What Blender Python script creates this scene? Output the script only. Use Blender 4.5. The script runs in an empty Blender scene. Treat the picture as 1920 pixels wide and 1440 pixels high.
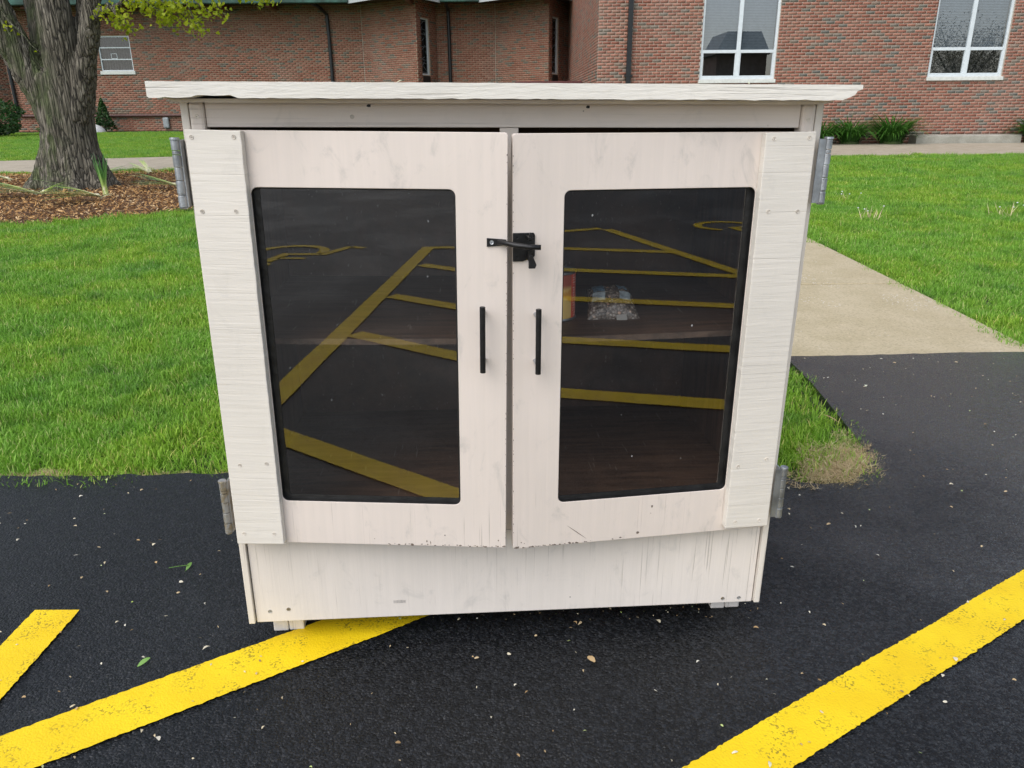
import bpy, bmesh, math, random
import numpy as np
from mathutils import Vector, Matrix, noise, Euler
rad = math.radians
random.seed(7); rng = np.random.default_rng(7)
S = bpy.context.scene
COL = S.collection

# ------------------------------------------------------------------ camera
cam = bpy.data.cameras.new('camera'); camo = bpy.data.objects.new('camera', cam); COL.objects.link(camo)
cam.sensor_width = 36.0; cam.lens = 1442.0 / 1920.0 * 36.0; cam.clip_start = 0.02; cam.clip_end = 600
TH, RO = rad(19.65), rad(0.45)
fw = Vector((0, math.cos(TH), -math.sin(TH))); u0 = Vector((0, math.sin(TH), math.cos(TH))); r0 = Vector((1, 0, 0))
rt = r0 * math.cos(RO) - u0 * math.sin(RO); upv = r0 * math.sin(RO) + u0 * math.cos(RO)
CAM = Vector((0, 0, 1.2))
camo.matrix_world = Matrix(((rt.x, upv.x, -fw.x, CAM.x), (rt.y, upv.y, -fw.y, CAM.y), (rt.z, upv.z, -fw.z, CAM.z), (0, 0, 0, 1)))
S.camera = camo
S.render.resolution_x, S.render.resolution_y = 1024, 768

# ------------------------------------------------------------------ light: an overcast spring day
SUN_EL, SUN_AZ = rad(50), rad(215)          # azimuth clockwise from +Y: behind the camera, a little to its left
W = bpy.data.worlds.new('World'); S.world = W; W.use_nodes = True
wt = W.node_tree; wt.nodes.clear()
sky = wt.nodes.new('ShaderNodeTexSky'); sky.sky_type = 'NISHITA'; sky.sun_disc = False
sky.sun_elevation = SUN_EL; sky.sun_rotation = SUN_AZ; sky.air_density = 1.0; sky.dust_density = 1.6; sky.ozone_density = 1.0
hs = wt.nodes.new('ShaderNodeHueSaturation'); hs.inputs['Saturation'].default_value = 0.50
bgn = wt.nodes.new('ShaderNodeBackground'); bgn.inputs['Strength'].default_value = 0.15
wo = wt.nodes.new('ShaderNodeOutputWorld')
wt.links.new(sky.outputs[0], hs.inputs['Color']); wt.links.new(hs.outputs[0], bgn.inputs[0]); wt.links.new(bgn.outputs[0], wo.inputs[0])
sl = bpy.data.lights.new('sun', 'SUN'); sl.energy = 1.35; sl.angle = rad(55); sl.color = (1.0, 0.96, 0.92)
so = bpy.data.objects.new('sun', sl); COL.objects.link(so)
sd = Vector((math.sin(SUN_AZ) * math.cos(SUN_EL), math.cos(SUN_AZ) * math.cos(SUN_EL), math.sin(SUN_EL)))
so.rotation_euler = sd.to_track_quat('Z', 'Y').to_euler(); so.location = sd * 40
S.view_settings.view_transform = 'Standard'; S.view_settings.look = 'None'; S.view_settings.gamma = 1.0
S.view_settings.use_curve_mapping = False; S.view_settings.exposure = 0.50
S.cycles.max_bounces = 8; S.cycles.diffuse_bounces = 3; S.cycles.glossy_bounces = 4; S.cycles.transparent_max_bounces = 8

# ------------------------------------------------------------------ helpers
def tag(o, label=None, cat=None, group=None, kind=None):
    if label: o['label'] = label
    if cat: o['category'] = cat
    if group: o['group'] = group
    if kind: o['kind'] = kind
    return o
def link(o, parent=None):
    COL.objects.link(o)
    if parent is not None: o.parent = parent
    return o
def empty(name, loc=(0, 0, 0), rz=0.0, parent=None):
    o = bpy.data.objects.new(name, None); o.empty_display_size = 0.1
    o.location = loc; o.rotation_euler = (0, 0, rz)
    return link(o, parent)
class MB:
    def __init__(s): s.v = []; s.f = []
    def quad(s, a, b, c, d):
        n = len(s.v); s.v += [tuple(a), tuple(b), tuple(c), tuple(d)]; s.f.append((n, n + 1, n + 2, n + 3)); return s
    def box(s, x0, x1, y0, y1, z0, z1):
        x0, x1 = min(x0, x1), max(x0, x1); y0, y1 = min(y0, y1), max(y0, y1); z0, z1 = min(z0, z1), max(z0, z1)
        n = len(s.v)
        s.v += [(x0, y0, z0), (x1, y0, z0), (x1, y1, z0), (x0, y1, z0), (x0, y0, z1), (x1, y0, z1), (x1, y1, z1), (x0, y1, z1)]
        s.f += [tuple(n + i for i in q) for q in ((3, 2, 1, 0), (4, 5, 6, 7), (0, 1, 5, 4), (1, 2, 6, 5), (2, 3, 7, 6), (3, 0, 4, 7))]
        return s
    def prism(s, pts, axis, a0, a1):
        # pts: 2D outline; axis 'y': pts are (x,z); 'z': pts are (x,y)
        n = len(s.v); k = len(pts)
        for a in (a0, a1):
            for p in pts: s.v.append((p[0], a, p[1]) if axis == 'y' else (p[0], p[1], a))
        s.f.append(tuple(range(n, n + k))); s.f.append(tuple(range(n + 2 * k - 1, n + k - 1, -1)))
        for i in range(k): j = (i + 1) % k; s.f.append((n + j, n + i, n + k + i, n + k + j))
        return s
    def tube(s, pts, radii, seg=10, cap=True):
        pts = [Vector(p) for p in pts]; n0 = len(s.v); N = len(pts)
        if not hasattr(radii, '__len__'): radii = [radii] * N
        t = (pts[1] - pts[0]).normalized(); ref = Vector((0, 0, 1)) if abs(t.z) < .9 else Vector((1, 0, 0))
        u = t.cross(ref).normalized()
        for i, p in enumerate(pts):
            t = (pts[min(i + 1, N - 1)] - pts[max(i - 1, 0)]).normalized()
            u = (u - t * u.dot(t)).normalized(); w = t.cross(u)
            for k in range(seg):
                a = 2 * math.pi * k / seg
                s.v.append(tuple(p + (u * math.cos(a) + w * math.sin(a)) * radii[i]))
        for i in range(N - 1):
            for k in range(seg):
                a = n0 + i * seg + k; b = n0 + i * seg + (k + 1) % seg
                s.f.append((a, b, b + seg, a + seg))
        if cap:
            s.f.append(tuple(n0 + k for k in range(seg - 1, -1, -1))); s.f.append(tuple(n0 + (N - 1) * seg + k for k in range(seg)))
        return s
    def lathe(s, prof, c=(0, 0, 0), seg=32):
        n0 = len(s.v)
        for r, z in prof:
            for k in range(seg):
                a = 2 * math.pi * k / seg; s.v.append((c[0] + r * math.cos(a), c[1] + r * math.sin(a), c[2] + z))
        for i in range(len(prof) - 1):
            for k in range(seg):
                a = n0 + i * seg + k; b = n0 + i * seg + (k + 1) % seg; s.f.append((a, b, b + seg, a + seg))
        return s
    def mesh(s, name, mat):
        me = bpy.data.meshes.new(name); me.from_pydata(s.v, [], s.f); me.update()
        if mat: me.materials.append(mat)
        return me
    def build(s, name, mat, parent=None, bevel=0.0, smooth=False, loc=None):
        me = s.mesh(name, mat); o = bpy.data.objects.new(name, me); link(o, parent)
        if loc is not None: o.location = loc
        if bevel:
            bv = o.modifiers.new('bevel', 'BEVEL'); bv.width = bevel; bv.segments = 2; bv.limit_method = 'ANGLE'; bv.angle_limit = rad(40)
        if smooth: me.polygons.foreach_set('use_smooth', [True] * len(me.polygons))
        return o
def np_mesh(name, V, faces_list, mat, tint=None, face_tint=None):
    # V (n,3); faces_list list of (k,m) int arrays
    me = bpy.data.meshes.new(name)
    me.vertices.add(len(V)); me.vertices.foreach_set('co', np.asarray(V, np.float32).ravel())
    loops = np.concatenate([f.ravel() for f in faces_list]); sizes = np.concatenate([np.full(len(f), f.shape[1]) for f in faces_list])
    starts = np.concatenate([[0], np.cumsum(sizes)[:-1]])
    me.loops.add(len(loops)); me.loops.foreach_set('vertex_index', loops.astype(np.int32))
    me.polygons.add(len(sizes)); me.polygons.foreach_set('loop_start', starts.astype(np.int32))
    me.update(calc_edges=True)
    if tint is not None:
        at = me.attributes.new('tint', 'FLOAT', 'POINT'); at.data.foreach_set('value', np.asarray(tint, np.float32))
    me.validate(); me.update()
    if mat: me.materials.append(mat)
    return me
def gz(y): return 0.022 * max(0.0, y - 3.6)          # the lawn rises gently to the buildings
def gzv(y): return 0.022 * np.maximum(0.0, y - 3.6)

# ------------------------------------------------------------------ node helper
class NT:
    def __init__(s, name):
        s.m = bpy.data.materials.new(name); s.m.use_nodes = True; s.t = s.m.node_tree; s.t.nodes.clear()
        s.out = s.t.nodes.new('ShaderNodeOutputMaterial')
    def n(s, typ, ins=None, **kw):
        nd = s.t.nodes.new('ShaderNode' + typ)
        for k, v in kw.items(): setattr(nd, k, v)
        for k, v in (ins or {}).items():
            sk = nd.inputs[k]
            if isinstance(v, bpy.types.NodeSocket): s.t.links.new(v, sk)
            else: sk.default_value = v
        return nd
    def math(s, op, a, b=0.0, c=None, clamp=False):
        nd = s.n('Math', {0: a, 1: b}, operation=op, use_clamp=clamp)
        if c is not None: nd.inputs[2].default_value = c
        return nd.outputs[0]
    def mix(s, fac, a, b, blend='MIX'):
        nd = s.t.nodes.new('ShaderNodeMix'); nd.data_type = 'RGBA'; nd.blend_type = blend
        for i, v in ((0, fac), (6, a), (7, b)):
            sk = nd.inputs[i]
            if isinstance(v, bpy.types.NodeSocket): s.t.links.new(v, sk)
            else: sk.default_value = v if i == 0 or len(v) == 4 else (*v, 1.0)
        return nd.outputs[2]
    def ramp(s, fac, stops, interp='LINEAR'):
        nd = s.n('ValToRGB', {0: fac}); cr = nd.color_ramp; cr.interpolation = interp
        while len(cr.elements) > 1: cr.elements.remove(cr.elements[-1])
        for i, (p, c) in enumerate(stops):
            e = cr.elements[0] if i == 0 else cr.elements.new(p)
            e.position = p; e.color = (*c, 1.0) if hasattr(c, '__len__') else (c, c, c, 1.0)
        return nd.outputs[0]
    def step(s, val, lo, hi):
        nd = s.n('MapRange', {0: val, 1: lo, 2: hi, 3: 0.0, 4: 1.0}); nd.interpolation_type = 'SMOOTHSTEP'; return nd.outputs[0]
    def co(s, which='Object', scale=(1, 1, 1), loc=(0, 0, 0)):
        if which == 'World': src = s.n('NewGeometry').outputs['Position']
        else: src = s.n('TexCoord').outputs[which]
        return s.n('Mapping', {0: src, 1: loc, 3: scale}).outputs[0]
    def noise(s, vec, scale, detail=4.0, rough=0.55, dist=0.0):
        return s.n('TexNoise', {'Vector': vec, 'Scale': scale, 'Detail': detail, 'Roughness': rough, 'Distortion': dist}).outputs[0]
    def vor(s, vec, scale, out='Distance', feature='F1', rnd=1.0):
        return s.n('TexVoronoi', {'Vector': vec, 'Scale': scale, 'Randomness': rnd}, feature=feature).outputs[out]
    def bump(s, h, strength=0.5, dist=0.01, normal=None):
        ins = {'Height': h, 'Strength': strength, 'Distance': dist}
        if normal is not None: ins['Normal'] = normal
        return s.n('Bump', ins).outputs[0]
    def bsdf(s, col, rough=0.6, normal=None, **kw):
        ins = {'Base Color': col if isinstance(col, bpy.types.NodeSocket) else (*col, 1.0), 'Roughness': rough}
        if normal is not None: ins['Normal'] = normal
        for k, v in kw.items(): ins[k.replace('_', ' ')] = v
        return s.n('BsdfPrincipled', ins).outputs[0]
    def done(s, shader): s.t.links.new(shader, s.out.inputs[0]); return s.m

def m_plain(name, col, rough=0.6, metal=0.0, bump=0.0, bscale=40.0, var=0.12, spec=0.5):
    t = NT(name); c = t.co(); n1 = t.noise(c, bscale * .35, 5)
    cc = t.mix(t.step(n1, .3, .7), tuple(x * (1 - var) for x in col), tuple(min(1, x * (1 + var)) for x in col))
    nm = t.bump(t.noise(c, bscale, 5), bump, 0.004) if bump else None
    return t.done(t.bsdf(cc, rough, nm, Metallic=metal, Specular_IOR_Level=spec))

def m_paint(name, col, grain='v', relief=0.35, cracks=0.5, smudge=0.5, dist=0.0025, wet=None):
    """old cream house paint on plywood: grain relief, hairline cracks, grey rub marks, chips"""
    t = NT(name); c0 = t.co()
    sc = {'v': (70, 70, 2.4), 'h': (5.5, 5.5, 105), 'e': (26, 26, 170)}[grain]
    g = t.noise(t.co(scale=sc), 1.0, 5, .6, .35 if grain != 'v' else .1)
    lowf = t.noise(c0, 3.0, 3)
    sc2 = {'v': (240, 240, 3.2), 'h': (1.2, 1.2, 160), 'e': (3, 3, 120)}[grain]
    ck = t.noise(t.co(scale=sc2, loc=(3, 1, 7)), 1.0, 2, .5, .15)
    crk = t.math('MULTIPLY', t.step(ck, .62, .68), t.step(lowf, .38, .62))
    if wet: crk = t.math('MULTIPLY', crk, t.step(t.n('SeparateXYZ', {0: c0}).outputs[2], wet + .09, wet))
    c1 = t.mix(t.step(t.noise(c0, 2.2, 4), .35, .7), tuple(x * .92 for x in col), col)
    # grey rubbed dirt
    sm = t.noise(t.co(scale=(17, 17, 9), loc=(1.7, 4, 2)), 1.0, 8, .7, .8)
    c2 = t.mix(t.math('MULTIPLY', t.step(sm, .53, .74), .42 * smudge), c1, (.33, .33, .31))
    c3 = t.mix(t.math('MULTIPLY', t.step(g, .35, .62), .10), t.mix(0.25, c2, (.42, .40, .36), 'MULTIPLY') if False else c2, (.50, .48, .43))
    c4 = t.mix(t.math('MULTIPLY', crk, .5 * cracks), c3, (.16, .135, .11))
    # small chips
    vd = t.vor(t.co(scale=(1, 1, .8)), 38.0); vn = t.noise(c0, 11, 2)
    chip = t.math('MULTIPLY', t.step(vd, .10, .05), t.step(vn, .63, .67))
    c5 = t.mix(t.math('MULTIPLY', chip, .8), c4, (.06, .05, .045))
    h = t.math('SUBTRACT', t.math('ADD', g, t.math('MULTIPLY', t.noise(c0, 160, 3), .12)), t.math('MULTIPLY', crk, .7))
    nm = t.bump(h, relief, dist)
    return t.done(t.bsdf(c5, .52, nm, Specular_IOR_Level=.4))

PAINT = (.775, .69, .625)
TRIM = (.785, .74, .668)
M = {}
M['door'] = m_paint('door_paint', PAINT, 'v', .22, 1.0, .95, wet=.30)
M['skirt'] = m_paint('skirt_paint', (.81, .745, .68), 'v', .30, .8, .7)
M['trim'] = m_paint('trim_paint', TRIM, 'h', .38, .35, .3, .003)
M['side'] = m_paint('side_paint', (.79, .73, .65), 'v', .4, .6, .6)
M['roof'] = m_paint('roof_paint', (.82, .79, .72), 'e', .45, .9, .3, .003)
M['header'] = m_paint('header_paint', (.80, .715, .64), 'h', .3, .5, .5)
M['block'] = m_paint('block_paint', (.75, .70, .65), 'v', .5, .8, 1.0)
M['edge'] = m_plain('bare_plywood_edge', (.16, .125, .10), .8, bump=.5, bscale=120)
M['black'] = m_plain('black_metal', (.012, .012, .013), .38, .3, bump=.3, bscale=90, var=.4)
M['gasket'] = m_plain('black_sealant', (.010, .010, .010), .42, bump=.5, bscale=60, var=.5)
M['steel'] = m_plain('zinc_steel', (.38, .40, .42), .42, .85, bump=.3, bscale=70, var=.3)
M['screw'] = m_plain('painted_screw', (.62, .57, .50), .5, .1, var=.3)
def m_rusty():
    t = NT('rusting_steel'); c = t.co(); n = t.noise(c, 60, 5)
    return t.done(t.bsdf(t.mix(t.math('MULTIPLY', t.step(n, .45, .60), .6), (.40, .40, .39), (.24, .17, .06)), .45, t.bump(n, .4, .002), Metallic=.6))
M['rusty'] = m_rusty()
def m_wood():
    t = NT('dark_stained_plywood'); c = t.co(scale=(6, 60, 6)); n = t.noise(c, 1.0, 6, .6, .5)
    n2 = t.noise(t.co(scale=(14, 3, 3)), 1.0, 5); sc = t.noise(t.co(scale=(120, 9, 60)), 1.0, 2)
    cc = t.mix(t.step(n, .3, .7), (.038, .020, .011), (.095, .053, .032))
    cc = t.mix(t.math('MULTIPLY', t.step(n2, .5, .75), .4), cc, (.12, .07, .045))
    cc = t.mix(t.math('MULTIPLY', t.step(sc, .68, .73), .5), cc, (.22, .19, .16))
    return t.done(t.bsdf(cc, .55, t.bump(n, .3, .002)))
M['wood'] = m_wood()
M['shelfedge'] = m_plain('worn_shelf_edge', (.085, .055, .038), .6, bump=.5, bscale=80, var=.35)
def m_glass(name, ior=1.6, tint=(.86, .88, .87), dust=0.0):
    t = NT(name); ge = t.n('NewGeometry'); dp = t.n('VectorMath', {0: ge.outputs['Normal'], 1: ge.outputs['Incoming']}, operation='DOT_PRODUCT').outputs['Value']
    f0 = ((ior - 1) / (ior + 1)) ** 2 * 1.75           # both faces of the sheet; Schlick, the same from either side
    k5 = t.math('POWER', t.math('SUBTRACT', 1.0, t.math('ABSOLUTE', dp), clamp=True), 5.0)
    f2 = t.n('MapRange', {0: k5, 1: 0.0, 2: 1.0, 3: f0, 4: 1.0}).outputs[0]
    tr = t.n('BsdfTransparent', {0: (*tint, 1)}).outputs[0]
    gl = t.n('BsdfGlossy', {'Color': (1, 1, 1, 1), 'Roughness': .003}).outputs[0]
    sh = t.n('MixShader', {0: f2, 1: tr, 2: gl}).outputs[0]
    if dust:
        c = t.co(); sp = t.math('MULTIPLY', t.step(t.vor(t.co(scale=(1, 1, .7)), 34), .085, .03), t.step(t.noise(c, 9, 3), .52, .6))
        film = t.math('MULTIPLY', t.step(t.noise(c, 4, 5), .45, .8), .002)
        fac = t.math('MULTIPLY', t.math('ADD', sp, film), dust, clamp=True)
        sh = t.n('MixShader', {0: fac, 1: sh, 2: t.n('BsdfDiffuse', {0: (.6, .62, .62, 1)}).outputs[0]}).outputs[0]
    return t.done(sh)
M['glass'] = m_glass('cabinet_glass', 1.62, (.95, .95, .94), .55)

# ------------------------------------------------------------------ ground materials
def m_asphalt():
    """damp fine-graded asphalt: every stone a facet with its own tilt and tone in black binder"""
    t = NT('wet_asphalt'); w = t.co('World')
    w2 = t.n('VectorMath', {0: w, 1: t.n('VectorMath', {0: t.n('TexNoise', {'Vector': w, 'Scale': 70.0, 'Detail': 2.0}).outputs['Color'], 3: .007}, operation='SCALE').outputs[0]}, operation='ADD').outputs[0]
    vn = t.n('TexVoronoi', {'Vector': w2, 'Scale': 150.0}); vd, vc = vn.outputs['Distance'], vn.outputs['Color']; v2 = t.n('TexVoronoi', {'Vector': w2, 'Scale': 290.0})
    big = t.noise(w, 1.1, 4); r = t.n('SeparateColor', {0: vc}).outputs[0]; r2 = t.n('SeparateColor', {0: v2.outputs['Color']}).outputs[1]
    cc = t.mix(t.step(big, .3, .7), (.0034, .0042, .0056), (.0058, .0069, .0088))
    cc = t.mix(t.math('MULTIPLY', t.step(r, .45, 1.0), .8), cc, (.021, .0235, .028))
    cc = t.mix(t.math('MULTIPLY', t.step(r2, .86, .98), .55), cc, (.05, .052, .056))
    fl = t.math('MULTIPLY', t.step(t.vor(w, 120), .09, .05), t.step(t.noise(w, 30, 2), .62, .66))
    cc = t.mix(t.math('MULTIPLY', fl, .5), cc, (.22, .20, .17))
    h = t.math('ADD', t.math('MULTIPLY', vd, -1.0), t.math('MULTIPLY', v2.outputs['Distance'], -.4))
    nb = t.bump(h, .55, .0050)
    nb = t.bump(t.noise(w, 6.5, 3), .10, .02, nb)
    tl = t.n('VectorMath', {0: vc, 1: (.5, .5, .5)}, operation='SUBTRACT').outputs[0]
    tl = t.n('VectorMath', {0: tl, 1: (.50, .50, 0.0)}, operation='MULTIPLY').outputs[0]
    nm = t.n('VectorMath', {0: t.n('VectorMath', {0: nb, 1: tl}, operation='ADD').outputs[0]}, operation='NORMALIZE').outputs[0]
    sx = t.n('SeparateXYZ', {0: w}); wob = t.math('MULTIPLY', t.math('SUBTRACT', t.noise(w, 1.6, 4), .5), 1.6)
    pool = t.math('MULTIPLY', t.step(t.math('ADD', sx.outputs[0], wob), .7, 1.9), t.step(t.math('ADD', sx.outputs[1], wob), .9, 1.7))   # wetter where the lot drains past the walk
    damp = t.math('MAXIMUM', t.math('MULTIPLY', t.step(t.noise(w, .75, 3), .46, .64), .35), pool)
    ro = t.n('MapRange', {0: damp, 1: 0.0, 2: 1.0, 3: .42, 4: .20}).outputs[0]
    sp = t.n('MapRange', {0: damp, 1: 0.0, 2: 1.0, 3: .30, 4: .85}).outputs[0]
    return t.done(t.bsdf(cc, ro, nm, Specular_IOR_Level=sp, Coat_Weight=t.math('MULTIPLY', pool, .75), Coat_Roughness=.24, Coat_Normal=nb))
M['asphalt'] = m_asphalt()
def m_yellow():
    t = NT('yellow_line_paint'); w = t.co('World')
    v = t.vor(w, 250, feature='SMOOTH_F1'); n = t.noise(w, 60, 4); n3 = t.noise(w, 14, 5)
    cc = t.mix(t.step(t.noise(w, 5, 4), .3, .7), (.80, .54, .006), (.88, .64, .010))
    pit = t.math('MULTIPLY', t.step(v, .50, .62), t.step(n3, .46, .62))
    pit = t.math('MAXIMUM', pit, t.math('MULTIPLY', t.step(t.vor(w, 75), .16, .08), t.step(t.noise(w, 35, 3), .56, .60)))
    cc = t.mix(t.math('MULTIPLY', pit, .6), cc, (.06, .048, .02))
    cc = t.mix(t.math('MULTIPLY', t.step(t.noise(w, 9, 6, .7), .56, .75), .15), cc, (.50, .30, .03))
    h = t.math('ADD', t.math('MULTIPLY', v, -1.0), t.math('MULTIPLY', n, .5))
    return t.done(t.bsdf(cc, .55, t.bump(h, .4, .0022), Specular_IOR_Level=.35))
M['yellow'] = m_yellow()
def m_concrete(name, a, b, white=0.0):
    t = NT(name); w = t.co('World')
    n = t.noise(w, 3.5, 5); f = t.vor(w, 90); f2 = t.noise(w, 140, 4)
    cc = t.mix(t.step(n, .3, .7), a, b)
    cc = t.mix(t.math('MULTIPLY', t.step(t.n('SeparateColor', {0: t.vor(w, 110, 'Color')}).outputs[0], .5, 1.0), .45), cc, tuple(x * .62 for x in a))
    cc = t.mix(t.math('MULTIPLY', t.step(t.noise(w, 45, 3), .6, .75), .45), cc, tuple(min(1, x * 1.45) for x in b))
    if white:
        p = t.math('MULTIPLY', t.step(t.vor(w, 45), .26, .16), t.step(t.noise(w, 2.6, 3), .56, .64))
        cc = t.mix(t.math('MULTIPLY', p, white), cc, (.72, .70, .64))
    return t.done(t.bsdf(cc, .85, t.bump(t.math('ADD', f, f2), .5, .004)))
M['concrete'] = m_concrete('exposed_concrete', (.45, .375, .235), (.52, .44, .295), .85)
M['concrete2'] = m_concrete('sidewalk_concrete', (.38, .325, .24), (.46, .40, .31))
M['stone'] = m_concrete('limestone_block', (.30, .29, .24), (.40, .385, .33))
def m_soil():
    t = NT('lawn_soil'); w = t.co('World')
    cc = t.mix(t.step(t.noise(w, 6, 6), .35, .65), (.028, .048, .010), (.060, .095, .022))
    return t.done(t.bsdf(cc, .95, t.bump(t.noise(w, 60, 5), .6, .02)))
M['soil'] = m_soil()
def m_mulchbase():
    t = NT('mulch_soil'); w = t.co('World')
    cc = t.mix(t.step(t.noise(w, 30, 6), .35, .65), (.06, .028, .012), (.15, .075, .03))
    return t.done(t.bsdf(cc, .95, t.bump(t.noise(w, 60, 5), .8, .02)))
M['mulchbase'] = m_mulchbase()
def m_leafy(name, stops, patch=None, trans=.35, rough=.5, objrand=True, bl=.0):
    """blade/leaf material: colour along the 'tint' attribute with per-plant and per-area drift"""
    t = NT(name); a = t.n('Attribute', attribute_name='tint').outputs['Fac']
    c = t.ramp(a, stops)
    if objrand:
        r = t.n('ObjectInfo').outputs['Random']
        c = t.mix(t.math('MULTIPLY', r, .35), c, t.mix(1.0, c, (.62, .80, .5), 'MULTIPLY'))
    if patch:
        w = t.co('World'); n1 = t.noise(w, 1.3, 4, .6); n2 = t.noise(t.co('World', loc=(7, 3, 1)), 3.4, 4, .6)
        c = t.mix(t.math('MULTIPLY', t.step(n1, .42, .62), .85), c, t.mix(1.0, c, patch[0], 'MULTIPLY'))
        c = t.mix(t.math('MULTIPLY', t.step(n2, .50, .68), .75), c, t.mix(1.0, c, patch[1], 'MULTIPLY'))
    p = t.bsdf(c, rough, Specular_IOR_Level=.35)
    tr = t.n('BsdfTranslucent', {0: c}).outputs[0]
    return t.done(t.n('MixShader', {0: trans, 1: p, 2: tr}).outputs[0])
M['grass'] = m_leafy('lawn_grass', [(0, (.115, .25, .030)), (.45, (.215, .45, .045)), (.8, (.39, .65, .12)), (1, (.60, .61, .27))], ((1.32, 1.08, .8), (.50, .64, .78)))
M['straw'] = m_leafy('dry_grass', [(0, (.36, .25, .12)), (.5, (.62, .47, .27)), (1, (.80, .66, .44))], None, .15, .7)
M['mulch'] = m_leafy('wood_mulch', [(0, (.10, .045, .016)), (.3, (.34, .17, .06)), (.7, (.56, .33, .13)), (1, (.74, .55, .32))], None, 0.0, .85, False)
M['petal'] = m_leafy('fallen_petals', [(0, (.20, .12, .05)), (.3, (.50, .34, .17)), (.6, (.66, .58, .40)), (.85, (.75, .72, .62)), (1, (.38, .50, .10))], None, .1, .6, False)
M['leek'] = m_leafy('strap_leaves', [(0, (.86, .86, .55)), (.3, (.66, .76, .28)), (.6, (.22, .44, .12)), (1, (.035, .13, .06))], None, .25, .4, False)
M['lily'] = m_leafy('daylily_leaves', [(0, (.02, .06, .012)), (.5, (.05, .16, .02)), (1, (.10, .26, .035))], None, .3, .4, False)
M['ginkgo'] = m_leafy('ginkgo_leaves', [(0, (.16, .26, .012)), (.5, (.36, .44, .018)), (1, (.50, .52, .03))], None, .45, .5, False)
M['shrub'] = m_leafy('shrub_leaves', [(0, (.012, .04, .010)), (.5, (.028, .085, .018)), (1, (.05, .13, .03))], None, .2, .5, False)
M['blossom'] = m_leafy('blossom', [(0, (.20, .20, .15)), (.5, (.45, .44, .36)), (1, (.66, .64, .55))], None, .3, .7, False)
def m_bark():
    t = NT('furrowed_bark'); c = t.co(scale=(1, 1, .085)); c0 = t.co()
    v = t.vor(c, 26, feature='DISTANCE_TO_EDGE'); n = t.noise(c, 30, 6, .65, .4); pale = t.noise(t.co(scale=(7, 7, .8), loc=(2, 0, 0)), 1.0, 4, .6, .6)
    cc = t.mix(t.step(n, .35, .68), (.075, .066, .048), (.235, .21, .165))
    cc = t.mix(t.step(v, .10, .0), cc, (.014, .012, .009))
    cc = t.mix(t.math('MULTIPLY', t.step(pale, .57, .66), t.step(n, .42, .60)), cc, (.27, .245, .20))
    x = t.n('SeparateXYZ', {0: c0}).outputs[0]; z = t.n('SeparateXYZ', {0: c0}).outputs[2]
    g = t.math('MULTIPLY', t.step(t.noise(c0, 3.2, 4), .36, .60), t.step(x, .22, -.10))
    g = t.math('MULTIPLY', g, t.step(pale, .60, .50))
    cc = t.mix(t.math('MULTIPLY', g, .85), cc, t.mix(t.step(n, .3, .7), (.030, .044, .015), (.115, .145, .052)))
    h = t.math('ADD', t.math('MULTIPLY', t.step(v, 0.0, .22), 1.0), t.math('MULTIPLY', n, .7))
    return t.done(t.bsdf(cc, .9, t.bump(h, .8, .022)))
M['bark'] = m_bark()
def m_brick(name, stops):
    t = NT(name); a = t.n('Attribute', attribute_name='tint').outputs['Fac']; w = t.co('World')
    c = t.ramp(a, stops)
    c = t.mix(t.math('MULTIPLY', t.step(t.noise(w, 30, 5), .4, .75), .35), c, t.mix(1.0, c, (.62, .60, .58), 'MULTIPLY'))
    c = t.mix(t.math('MULTIPLY', t.step(t.noise(w, .8, 4), .45, .7), .22), c, (.32, .27, .23))
    return t.done(t.bsdf(c, .85, t.bump(t.noise(w, 90, 4), .3, .004)))
BR = [(0, (.25, .098, .064)), (.3, (.30, .125, .084)), (.55, (.345, .16, .110)), (.72, (.285, .155, .11)), (.8, (.22, .172, .132)), (.9, (.17, .155, .128)), (1, (.13, .13, .115))]
M['brickR'] = m_brick('red_brick', BR)
BL_ = [(p, tuple(x * k for x, k in zip(c, (.95, .92, .88)))) for p, c in BR]
M['brickL'] = m_brick('dark_red_brick', BL_)
M['mortarR'] = m_plain('pale_mortar', (.46, .39, .32), .9, bump=.3, var=.15)
M['mortarL'] = m_plain('buff_mortar', (.38, .30, .22), .9, bump=.3, var=.15)
M['frame'] = m_plain('white_aluminium', (.66, .72, .75), .4, var=.05)
M['sill'] = m_plain('painted_sill', (.66, .68, .64), .6, var=.08)
M['wglass'] = m_glass('window_glass', 1.9, (.72, .76, .78))
M['cglass'] = m_glass('church_glass', 1.45, (.6, .62, .66))
M['blind'] = m_plain('blind_slats', (.22, .25, .28), .6, var=.1)
M['room'] = m_plain('dim_room', (.12, .125, .12), .9)
M['curtain'] = m_plain('grey_curtain', (.13, .13, .145), .8, var=.3)
M['spout'] = m_plain('dark_downspout', (.014, .017, .019), .4, .2, var=.2)
M['pipe'] = m_plain('brown_pipe', (.10, .045, .038), .5, var=.2)
M['copper'] = m_plain('green_copper', (.030, .085, .068), .55, .2, var=.5, bscale=8)
M['fascia'] = m_plain('grey_fascia', (.42, .45, .45), .5, var=.1)
M['soffit'] = m_plain('brown_soffit', (.07, .04, .03), .8)
M['soffit2'] = m_plain('cream_soffit', (.34, .32, .22), .8)
M['beam'] = m_plain('timber_beam', (.16, .055, .040), .7)
M['coping'] = m_plain('dark_red_coping', (.11, .030, .030), .6, var=.2)
M['lead'] = m_plain('lead_came', (.20, .22, .24), .5, .3)
M['darkglass'] = m_glass('stained_glass', 1.7, (.10, .11, .13))
M['greybox'] = m_plain('grey_box', (.30, .33, .34), .5)
M['white'] = m_plain('white_plastic', (.75, .76, .77), .4)

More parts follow.
